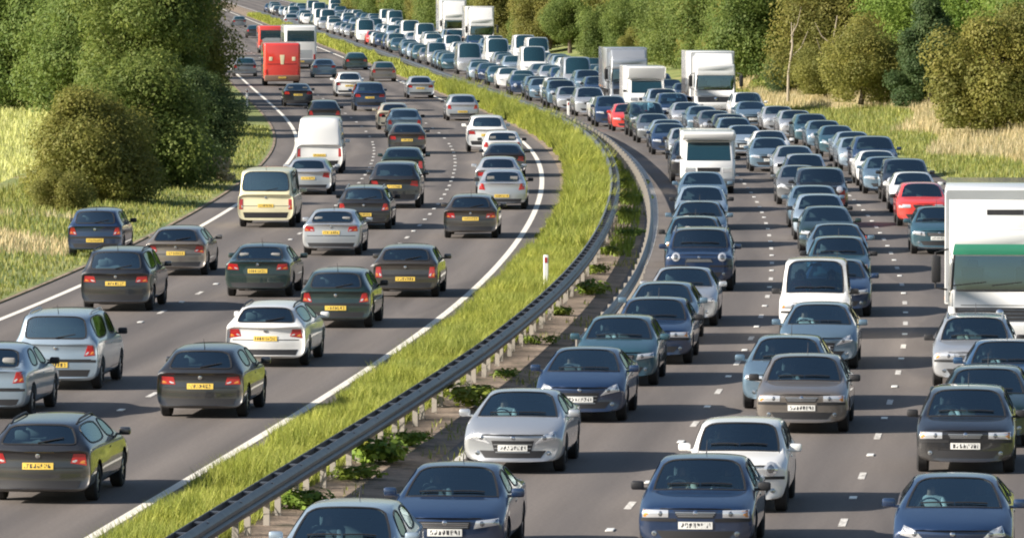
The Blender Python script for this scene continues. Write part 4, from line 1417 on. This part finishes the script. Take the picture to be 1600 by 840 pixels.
lorry(x, y, 'big white lorry with a green strip above its windscreen', 2.5, 3.75, 9, 'white', 'white', 'green_strip', 2.85, 'trim', True, False); QUEUE['V'].append((y, 'big white lorry'))
q('V', 'hatchback', 'teal blue', 1468, 398, 0, 'teal blue hatchback showing beside the big white lorry', 'hatchback beside the big lorry')
q('V', 'hatchback', 'red', 1442, 354, 1, 'bright red hatchback in the lane by the right verge', 'bright red hatchback')
# the far part of the queue
x, y = at(350, 13.2); lorry(x, y, 'small white lorry with a tall front in the lane by the woods', 2.45, 3.6, 8, 'white', 'white', 'white', 2.9); QUEUE['V'].append((350, 'small white lorry'))
x, y = at(352, 9.5); motorhome(x, y, 'white motorhome in the middle lane left of the small white lorry', 2.2, 2.75, 6); QUEUE['M'].append((352, 'middle lane motorhome'))
x, y = at(370, 10.0); lorry(x, y, 'grey fronted box lorry behind the middle lane motorhome', 2.4, 3.5, 8, 'silver', 'silver', 'silver', 2.9); QUEUE['M'].append((370, 'grey fronted lorry'))
x, y = at(582, 14.4); lorry(x, y, 'white lorry nearest of the pair at the top of the picture', 2.5, 4.1, 10, 'white', 'white', 'white', 3.0); QUEUE['V'].append((582, 'nearer top lorry'))
x, y = at(632, 14.9); lorry(x, y, 'white lorry farthest of the pair at the top of the picture', 2.5, 4.3, 12, 'white', 'white', 'white', 3.0); QUEUE['V'].append((632, 'farther top lorry'))
for lane, yy, kind, col, lab, sh in (('M', 453, 'van', 'white', 'white van in the middle lane well behind the grey fronted lorry', 'white middle lane van'),
                                     ('V', 501, 'van', 'white', 'white van by the woods behind the small white lorry', 'van by the woods'),
                                     ('V', 516, 'van', 'white', 'second white van by the woods, close behind another', 'rear van by the woods'),
                                     ('F', 321, 'hatchback', 'red', 'red hatchback in the lane beside the barrier', 'barrier lane red hatchback'),
                                     ('F', 350, 'people_carrier', 'silver', 'silver people carrier beside the barrier behind the red hatchback', 'silver people carrier'),
                                     ('V', 730, 'van', 'white', 'white van beyond the pair of white lorries', 'van beyond the lorries'),
                                     ('V', 748, 'van', 'white', 'taller white van second beyond the pair of white lorries', 'second van past the lorries'),
                                     ('V', 822, 'people_carrier', 'white', 'white people carrier far beyond the pair of white lorries', 'far white people carrier'),
                                     ('F', 470, 'van', 'silver', 'silver van beside the far end of the barrier', 'silver van by the barrier'),
                                     ('F', 620, 'hatchback', 'red', 'second red hatchback, far up the lane beside the barrier', 'far red hatchback'),
                                     ('M', 600, 'van', 'white', 'white van level with the pair of white lorries', 'van beside the lorries'),
                                     ('M', 720, 'people_carrier', 'white', 'white people carrier far up the middle lane', 'far white people carrier')):
    x, y = at(yy, LANE[lane] + (.3 if kind == 'van' else 0))
    place(kind, col, x, y, False, 1 if yy < 420 else 2, 0, lab); QUEUE[lane].append((yy, sh))

EXPL = {'M': [175, 183.5, 191, 200, 209, 218, 228, 240, 251, 262, 273], 'V': [221, 230, 238, 246, 255, 263, 272, 281, 290, 299, 308, 317, 327, 337]}
_O = 'first second third fourth fifth sixth seventh eighth ninth tenth eleventh twelfth thirteenth fourteenth fifteenth sixteenth seventeenth eighteenth nineteenth twentieth'.split()
ORD = _O + ['twenty ' + w_ for w_ in _O[:9]] + ['thirtieth'] + ['thirty ' + w_ for w_ in _O[:9]]
WEIGHTED = ['steel blue'] * 6 + ['teal blue'] * 4 + ['navy blue'] * 5 + ['silver'] * 8 + ['pale blue'] * 5 + ['blue'] * 2 + ['white'] * 6 + ['charcoal', 'black'] * 3 + ['dark green', 'grey', 'grey']
KINDS = ['hatchback'] * 5 + ['saloon'] * 4 + ['estate'] * 3 + ['people_carrier'] * 2 + ['supermini'] * 2 + ['four_by_four'] * 2 + ['small_van', 'van']
WORD = {'hatchback': 'hatchback', 'saloon': 'saloon', 'estate': 'estate car', 'people_carrier': 'people carrier', 'supermini': 'small hatchback', 'four_by_four': 'four by four', 'small_van': 'small van', 'van': 'tall van'}
rr = random.Random(21)
rest = []
for lane in 'FMV':
    fixed = sorted(d for d, _ in QUEUE[lane])
    big = {352: 7, 370: 9, 582: 11, 632: 13, 350: 9}
    ys = list(EXPL.get(lane, []))
    y = (max(ys) if ys else 240) + 9
    while y < 960:
        ys.append(y); y += rr.uniform(6.9, 10.6) * (1.0 if y < 520 else 1.3)
    for y in ys:
        if any(-6.5 < y - d < (14 if (d in (582, 632, 350, 352, 370) and lane in 'MV') else 6.5) for d in fixed):
            continue
        if lane == 'F' and 236 < y < 247: continue
        kd, cl = rr.choice(KINDS), rr.choice(WEIGHTED)
        if kd in ('van', 'small_van') and (y < 380 or rr.random() < .45): kd = 'hatchback'
        if kd in ('van', 'small_van'): cl = rr.choice(['white', 'white', 'silver'])
        rest.append((lane, y, kd, cl, rr.randrange(4)))
for lane in 'FMV':
    marks = sorted((d, s) for d, s in QUEUE[lane] if s)
    allp = sorted([(d, 0) for d, s in QUEUE[lane]] + [(r_[1], r_) for r_ in rest if r_[0] == lane], key=lambda t: t[0])
    order = [d for d, _ in allp]
    for d, r_ in allp:
        if not r_: continue
        i = order.index(d); best = None
        for md, ms in marks:
            j = order.index(md)
            if best is None or abs(i - j) < abs(best[0]): best = (i - j, ms)
        n, ms = best
        lab = '%s %s in the %s, %s %s the %s' % (r_[3], WORD[r_[2]], {'F': 'barrier lane', 'M': 'middle queue', 'V': 'verge lane'}[lane], ORD[abs(n) - 1], 'behind' if n > 0 else 'before', ms)
        if len(lab.split()) > 16: lab = lab.replace(' in the ', ' in ', 1)
        x, y = at(d, LANE[lane] + rr.uniform(-.42, .42))
        place(r_[2], r_[3], x, y, False, 1 if d < 400 else 2, r_[4], lab, yaw=rr.uniform(-.012, .012))

for o in list(bpy.data.objects):
    if '_seat' in o: del o['_seat']

# ------------------------------------------------------------------ vegetation
def leaves(clumps, n, size, rg, up=.35, flat=.36):
    """leaf quads spread through ellipsoid clumps (centre, radii), denser to the outside"""
    C = np.array([c for c, r in clumps], float); Rd = np.array([r for c, r in clumps], float)
    vol = Rd.prod(1) ** .72; idx = rg.choice(len(clumps), n, p=vol / vol.sum())
    d = rg.normal(size=(n, 3)); d /= np.linalg.norm(d, axis=1)[:, None]
    rad = rg.random(n) ** .28 * (1 + rg.normal(0, .07, n))
    p = C[idx] + d * Rd[idx] * rad[:, None]
    nrm = d * .75 + rg.normal(size=(n, 3)) * flat + np.array([0, 0, up]); nrm /= np.linalg.norm(nrm, axis=1)[:, None]
    a = np.cross(nrm, rg.normal(size=(n, 3))); a /= np.linalg.norm(a, axis=1)[:, None]; b_ = np.cross(nrm, a)
    s = size * rg.uniform(.55, 1.35, n)[:, None]
    a *= s * .62; b_ *= s
    V = np.stack([p - b_, p + a - b_ * .1 + nrm * s * .12, p + b_, p - a - b_ * .1 + nrm * s * .12], 1).reshape(-1, 3)
    V[:, 2] = np.maximum(V[:, 2], .03)
    return V, np.arange(4 * n).reshape(-1, 4)


def make_plant(h, wd, n, size, seed, low=.1, nclump=16, cone=False, limbs=6):
    rg = np.random.default_rng(seed); cl = []
    for k in range(nclump):
        a = rg.random() * 6.28; t = (k + .5) / nclump
        z = h * (low + (1 - low) * t * .88)
        prof = (1 - t) ** .8 + .12 if cone else math.sin(math.pi * min(max(.18 + .74 * t, 0), 1)) ** .7
        rr_ = wd / 2 * prof * math.sqrt(rg.uniform(.12, 1)) * .95
        s = wd * rg.uniform(.08, .24) * (.7 + .5 * prof)
        cl.append(((rr_ * math.cos(a), rr_ * math.sin(a), max(z, s * .6)), (s, s, s * rg.uniform(.7, 1.0))))
    cl.append(((0, 0, h * .48), (wd * .27, wd * .27, h * .34)))
    V, F = leaves(cl, n, size, rg)
    crown = np_mesh('crown', V, F)
    bm = bmesh.new()
    r0 = .03 * h + .03
    add_tube(bm, [(0, 0, -.1), (.04 * h, 0, h * .2), (.02 * h, .03 * h, h * .45), (0, 0, h * .78)], [r0, r0 * .75, r0 * .5, r0 * .15], 8)
    for k in range(limbs):
        c, s = cl[int(rg.integers(len(cl)))]; z0 = min(h * rg.uniform(.12, .5), c[2])
        mid = (c[0] * .5 + rg.normal() * .1, c[1] * .5, (z0 + c[2]) * .5 + .1)
        add_tube(bm, [(.02 * h, .01 * h, z0), mid, c], [r0 * .45, r0 * .3, r0 * .1], 6)
    trunk = to_mesh(bm, 'trunk'); trunk.materials.append(MAT['bark'])
    return crown, trunk


PL = {
    'tall': make_plant(11, 7.5, 48000, .105, 1, .16, 46),
    'broad': make_plant(9, 8.5, 48000, .105, 2, .08, 50),
    'dome': make_plant(6, 6.2, 44000, .082, 3, .02, 46),
    'bush': make_plant(4, 4.6, 24000, .072, 4, .02, 30),
    'cone': make_plant(8, 5.0, 32000, .09, 5, .06, 34, True),
    'thicket': make_plant(4.6, 5.0, 22000, .072, 6, .02, 40),
    'shrub': make_plant(1.5, 1.8, 1600, .09, 7, .02, 9, False, 3),
}
CMESH = {}


def plant(kind, x, y, sc, m, label, group=None, rz=None, z=0, name=None, cat=None, szf=1.0):
    cr, tk = PL[kind]
    nm = name or {'bush': 'bush', 'thicket': 'bush', 'dome': 'bush', 'shrub': 'shrub'}.get(kind, 'tree')
    root = empty(nm, (x, y, z), rr.uniform(0, 6.28) if rz is None else rz, label, cat or ('tree' if nm == 'tree' else 'bush'), group)
    root.scale = (sc, sc, sc * szf)
    c = link('crown', cr, root)
    if not cr.materials: cr.materials.append(MAT['leaf_green'])
    c.material_slots[0].link = 'OBJECT'; c.material_slots[0].material = MAT[m]
    link('trunk', tk, root)
    return root


_cnt = {}
VMARK = [(354, 'small white lorry'), (501, 'van by the woods'), (582, 'nearer top lorry'), (632, 'farther top lorry'), (730, 'van past the lorries'), (822, 'far white people carrier')]
LMARK = [(330, 'white panel van'), (425, 'bright red bus'), (486, 'white coach'), (640, 'grey far hatchback')]


def tree_label(yy, k, where, marks=None):
    shape = {'dome': 'domed', 'broad': 'broad', 'tall': 'tall', 'bush': 'low bushy'}[k]
    past = [m_ for m_ in (marks or VMARK) if m_[0] <= yy]
    mk = past[-1][1] if past else None
    key_ = (where, mk); _cnt[key_] = _cnt.get(key_, 0) + 1
    return '%s tree %s, %s beyond the %s' % (shape, where, ORD[_cnt[key_] - 1], mk) if mk else '%s tree %s, %s before the small white lorry' % (shape, where, ORD[_cnt[key_] - 1])


# left of the road
for (k, u, v, s, m, lab) in (
    ('dome', 148, 322, .74, 'leaf_olive', 'yellow olive bush standing forward at the left, beside the pale field'),
    ('dome', 215, 296, .92, 'leaf_green', 'green bush between the yellow olive bush and the dark rounded one'),
    ('dome', 288, 264, .74, 'leaf_dark', 'dark rounded bush nearest the left edge of the road'),
    ('thicket', 255, 285, .8, 'leaf_dark', 'low dark thicket under the two middle bushes at the left'),
    ('bush', 92, 338, .42, 'leaf_olive', 'small olive bush at the foot of the pale field'),
    ('shrub', 190, 312, 1.0, 'leaf_rust', 'low rust red shrub under the left bushes'),
    ('shrub', 345, 285, .75, 'grass_straw', 'pale straw coloured shrub on the verge below the dark bush'),
    ('bush', 312, 205, .75, 'leaf_dark', 'dark bush crowding the road edge beyond the rounded bush'),
    ('bush', 306, 158, .95, 'leaf_dark', 'dark bush overhanging the road beside the grey hatchback'),
    ('broad', 268, 165, .80, 'leaf_olive', 'olive topped tree tallest beside the road at the left'),
    ('tall', 225, 215, .9, 'leaf_green', 'tall green tree rising behind the middle bushes at the left'),
    ('broad', 150, 190, .95, 'leaf_green', 'broad pale green tree at the back of the left clump'),
    ('broad', 20, 172, 1.0, 'leaf_green', 'broad green tree at the far left above the pale field'),
    ('tall', 262, 185, .9, 'leaf_olive', 'tall olive tree behind the dark rounded bush'),
    ('tall', 165, 160, 1.05, 'leaf_bright', 'tall bright green tree at the back left'),
    ('broad', 75, 150, 1.1, 'leaf_green', 'broad green tree second from the left edge at the back'),
):
    x, y = ground(u, v); plant(k, x, y, s, m, lab)
for yy in np.arange(360, 1000, 24):
    of = -20.0 - rr.uniform(0, 2.5) - (0 if yy < 600 else 2)
    x, y = at(yy, of)
    k = rr.choice(['broad', 'tall', 'dome', 'tall'])
    plant(k, x, y, rr.uniform(.75, 1.0), rr.choice(['leaf_green', 'leaf_green', 'leaf_olive', 'leaf_dark']), tree_label(yy, k, 'by the left verge', LMARK), 'trees along the far left verge', name='tree', cat='tree')
# right of the road
for (k, u, v, s, m, lab, szf) in (
    ('dome', 1562, 232, 1.0, 'leaf_olive', 'big rounded olive green bush at the right edge above the straw grass', 1.0),
    ('cone', 1452, 192, .92, 'leaf_dark', 'dark green tree left of the big rounded bush', .9),
    ('thicket', 1345, 186, 1.0, 'leaf_olive', 'yellow olive thicket with pale twigs behind the straw grass', 1.0),
    ('thicket', 1290, 172, .7, 'leaf_olive', 'lower yellowish thicket left of the olive thicket', 1.0),
    ('bush', 1225, 160, .62, 'leaf_dark', 'low dark bush in a hollow behind the queue', 1.0),
    ('broad', 1500, 165, .95, 'leaf_bright', 'bright green tree at the top right corner', 1.0),
    ('tall', 1590, 175, .95, 'leaf_bright', 'bright green tree rising behind the big rounded bush', 1.0),
    ('broad', 1420, 150, .85, 'leaf_bright', 'bright green tree behind the dark green tree', 1.0),
    ('broad', 1290, 138, .95, 'leaf_green', 'broad dull green tree behind the dead trunks', 1.0),
    ('broad', 1180, 138, .85, 'leaf_green', 'broad green tree right of the small white lorry', 1.0),
):
    x, y = ground(u, v); plant(k, x, y, s, m, lab, szf=szf, z=.9 if u > 1250 else .5)
for row, (o0, step, kinds, sc) in enumerate(((22.0, 8.5, ['broad', 'tall', 'bush', 'dome', 'broad', 'tall'], (.55, .95)), (28.5, 12, ['broad', 'tall', 'broad'], (.85, 1.15)), (39, 24, ['tall', 'broad'], (1.0, 1.3)))):
    for yy in np.arange((368, 300, 300)[row], (1000, 900, 900)[row], step):
        x, y = at(yy + rr.uniform(-3, 3), o0 + rr.uniform(-1.2, 2.2) - (0 if yy < 470 else min((yy - 470) * .03, 3.2)))
        k = rr.choice(kinds)
        plant(k, x, y, rr.uniform(*sc), rr.choice(['leaf_green', 'leaf_green', 'leaf_olive', 'leaf_green', 'leaf_bright' if row else 'leaf_olive']),
              tree_label(yy, k, ('at the wood edge', 'in the second rank', 'deep in the wood')[row]), ('trees along the edge of the right wood', 'trees of the second rank of the right wood', 'trees deep in the right wood')[row], z=.6, name='tree', cat='tree')


def dead_tree(x, y, h, seed, label):
    rg = np.random.default_rng(seed); bm = bmesh.new()
    ln = float(rg.uniform(-.35, .1)); p = [(0, 0, 0), (.08 + ln * h * .25, 0, h * .35), (ln * h * .7, .1, h * .7), (.12 + ln * h, 0, h)]
    add_tube(bm, p, [.09, .075, .055, .025], 7)
    root = empty('dead_tree', (x, y, .5), rr.uniform(0, 6), label, 'tree')
    link('trunk', to_mesh(bm, 'trunk'), root, 'dead_wood')
    for k in range(4):
        z0 = h * rg.uniform(.4, .85); a = rg.random() * 6.28; l = h * rg.uniform(.18, .38)
        bm = bmesh.new()
        add_tube(bm, [(0, 0, z0), (l * .5 * math.cos(a), l * .5 * math.sin(a), z0 + l * .4), (l * .8 * math.cos(a), l * .8 * math.sin(a), z0 + l)], [.045, .03, .012], 6)
        o = link('limb', to_mesh(bm, 'limb'), root, 'dead_wood'); o.location.x = ln * z0 * .9


for (u, v, hh, sd_, lab) in ((1242, 178, 4.6, 1, 'bare pale dead trunk left of the olive thicket'), (1302, 178, 5.0, 2, 'leaning bare dead trunk just left of the olive thicket'),
                             (1364, 160, 8.4, 3, 'tall bare dead trunk above the olive thicket'), (1408, 158, 8.2, 4, 'slim bare dead trunk beside the dark green tree')):
    x, y = ground(u, v); dead_tree(x, y + 9, hh, sd_, lab)


# ---- grasses
def blades(name, pts, hgt, wid, lean, material, rg, parent=None):
    n = len(pts); a = rg.random(n) * 6.283
    d = np.stack([np.cos(a), np.sin(a), np.zeros(n)], 1); pv = np.stack([-np.sin(a), np.cos(a), np.zeros(n)], 1)
    h = (hgt * rg.uniform(.5, 1.25, n))[:, None]; w = (wid * rg.uniform(.6, 1.3, n))[:, None]
    up = np.array([0, 0, 1.0]); le = (lean * rg.uniform(.2, 1.2, n))[:, None] * h
    p0 = pts - pv * w; p1 = pts + pv * w; m0 = pts + up * h * .6 + d * le * .4 - pv * w * .7; m1 = pts + up * h * .6 + d * le * .4 + pv * w * .7
    t = pts + up * h + d * le
    V = np.stack([p0, p1, m1, m0, t], 1).reshape(-1, 3); k = np.arange(n) * 5
    F = np.concatenate([np.stack([k, k + 1, k + 2], 1), np.stack([k, k + 2, k + 3], 1), np.stack([k + 3, k + 2, k + 4], 1)])
    return tag(link(name, np_mesh(name, V, F), parent, material), kind='stuff')


def scatter(y0, y1, o0, o1, n, zf=None, fall=1.0):
    y = y0 + (y1 - y0) * rng.random(n) ** fall; t = rng.random(n)
    a0 = np.array([o0(v) for v in y]) if callable(o0) else np.full(n, o0); a1 = np.array([o1(v) for v in y]) if callable(o1) else np.full(n, o1)
    of = a0 + (a1 - a0) * t
    s = slope(y); nn = np.hypot(1, s)
    x, yy = line_x(y) + of / nn, y - of * s / nn
    z = np.array([zf(o_, v) for o_, v in zip(of, y)]) if zf else np.zeros(n)
    return np.stack([x, yy, z], 1), of, y


# patchy heights in the median grass
def left_edge(y):
    return float(np.interp(y, [95, 150, 190, 215, 240, 270, 330, 400, 600], [.42, .44, .5, .7, .95, 1.05, .95, 1.0, 1.05])) + .08 * math.sin(y * 1.7) + .07 * math.sin(y * .61)


P_, of, yv = scatter(84, 190, left_edge, lambda y: f2(y) - .04, 95000)
hm = .17 + .40 * np.clip((of - .25) / .6, 0, 1) * (.55 + .45 * np.sin(P_[:, 1] * .9 + 1.3 * np.sin(P_[:, 0] * 1.1 + P_[:, 1] * .21)) * np.sin(P_[:, 1] * .37))
blades('median_grass', P_, hm, .009, .75, 'grass_median', rng)
P_, of, yv = scatter(190, 420, left_edge, 2.7, 90000)
hm = .14 + .85 * np.clip((of - .7) / .5, 0, 1) * (.5 + .5 * np.sin(P_[:, 1] * .8 + 1.3 * np.sin(P_[:, 0] * 1.2)) * np.sin(P_[:, 1] * .31))
blades('median_grass', P_, hm, .018, .7, 'grass_median', rng)
P_, of, yv = scatter(420, 900, left_edge, 2.7, 26000)
blades('median_grass', P_, .25 + .5 * (.5 + .5 * np.sin(P_[:, 1] * .21) * np.sin(P_[:, 1] * .083 + 1)), .05, .6, 'grass_median', rng)
# left verge
lv = lambda o, y: .25 * min(max((-12.6 - o) / 5, 0), 1)
P_, of, yv = scatter(130, 330, -20, -12.25, 42000, lv)
sel = ~((P_[:, 1] > 188) & (P_[:, 1] < 214) & (P_[:, 0] < -13.4) & (np.sin(P_[:, 0] * .9 + P_[:, 1] * .21) + np.sin(P_[:, 1] * .27) > -.1))
blades('verge_grass', P_[sel], np.full(sel.sum(), .14) + .022 * np.minimum(12, -12 - of[sel]), .02, .6, 'grass_verge', rng)
blades('straw_grass', P_[~sel], np.full((~sel).sum(), .28), .018, .5, 'grass_straw', rng)
# right bank
P_, of, yv = scatter(215, 420, 16.5, 32, 95000, bank_r)
sel = (of > 18.6 + 1.2 * np.sin(P_[:, 1] * .13)) & (np.sin(P_[:, 0] * .55 + 1) + np.sin(P_[:, 1] * .09) > -.9)
blades('straw_grass', P_[sel], np.full(sel.sum(), .45), .016, .5, 'grass_straw', rng)
blades('verge_grass', P_[~sel], np.full((~sel).sum(), .28), .018, .6, 'grass_verge', rng)
P_, of, yv = scatter(90, 215, 16.5, 27, 22000, bank_r)
blades('verge_grass', P_, np.full(len(P_), .3), .022, .6, 'grass_verge', rng)
# pale field behind the left bushes
n = 90000
u_ = np.stack([rng.uniform(-48, -20, n), rng.uniform(170, 420, n), np.full(n, -.05)], 1)
u_ = u_[u_[:, 0] < line_x(u_[:, 1]) - 20.6]
blades('field_grass', u_, np.full(len(u_), .4), .03, .5, 'grass_field', rng)

# weeds on the bare strip between the barriers
wr = np.random.default_rng(11)


def weed_mesh(seed):
    rg = np.random.default_rng(seed)
    V, F = leaves([((rg.normal() * .16, rg.normal() * .16, .14 + .1 * rg.random()), (.24, .24, .16)) for _ in range(5)], 420, .055, rg, .6)
    return np_mesh('weed_clump', V, F)


WM = [weed_mesh(s) for s in (1, 2, 3)]
WORDS = {0: 'beside the pale blue hatchback at the bottom edge', 1: 'left of the navy saloon at the bottom edge'}
weeds = [(600, 728, 1.7), (655, 690, .6), (720, 640, 1.5), (745, 618, .8), (790, 592, .7), (838, 540, .8), (880, 495, .9), (918, 462, 1.4), (935, 430, 1.0), (950, 400, 1.0), (640, 700, 1.1), (980, 372, .9), (978, 342, 1.2), (982, 318, 1.2), (985, 292, 1.1), (490, 800, 1.3), (560, 752, 1.0)]
NEARW = ['low by the barrier foot left of the navy saloon', 'small, halfway between the barrier and the silver coupe', 'bright and large left of the silver coupe roof', 'small, just above the large one left of the silver coupe', 'thin, left of the navy saloon behind the coupe', 'thin, left of the teal hatchback', 'small, below the white marker post', 'broad, right of the white marker post', 'behind the broad one right of the marker post', 'between the two barriers level with the four by four', 'squat, second from the navy saloon', 'between the barriers below the widest gap', 'tall, in the widest gap between the barriers', 'far end of the gap between the barriers, before the last', 'last before the two barriers meet', 'at the bottom edge under the barrier', 'under the barrier above the bottom edge']
for i, ((u, v, s), lab) in enumerate(zip(weeds, NEARW)):
    x, y = ground(u, v)
    me_ = WM[i % 3]
    if not me_.materials: me_.materials.append(MAT['weed'])
    o = tag(link('weed_clump', me_, None, None, (x, y, .03)), 'green weed clump ' + lab, 'weed', 'weeds on the bare central strip')
    o.scale = (s * .95, s * 1.3, s * .8); o.rotation_euler = (0, 0, i * 1.3)
P_, of, yv = scatter(90, 420, 3.05, lambda y: off2(y) - .15, 9000)
sel = np.sin(P_[:, 1] * .9) + np.sin(P_[:, 1] * .37 + 2) + .6 * np.sin(P_[:, 0] * 4) > .75
blades('dry_grass', P_[sel], np.full(sel.sum(), .16), .014, .7, 'grass_verge', rng)
P_, of, yv = scatter(185, 320, lambda y: 3.02, lambda y: off2(y) - .12, 7000)
sel = (np.sin(P_[:, 1] * .33) + np.sin(P_[:, 1] * .83 + 1) > -.35) & (of < 3.75)
blades('strip_grass', P_[sel], np.full(sel.sum(), .34), .018, .7, 'weed', rng)
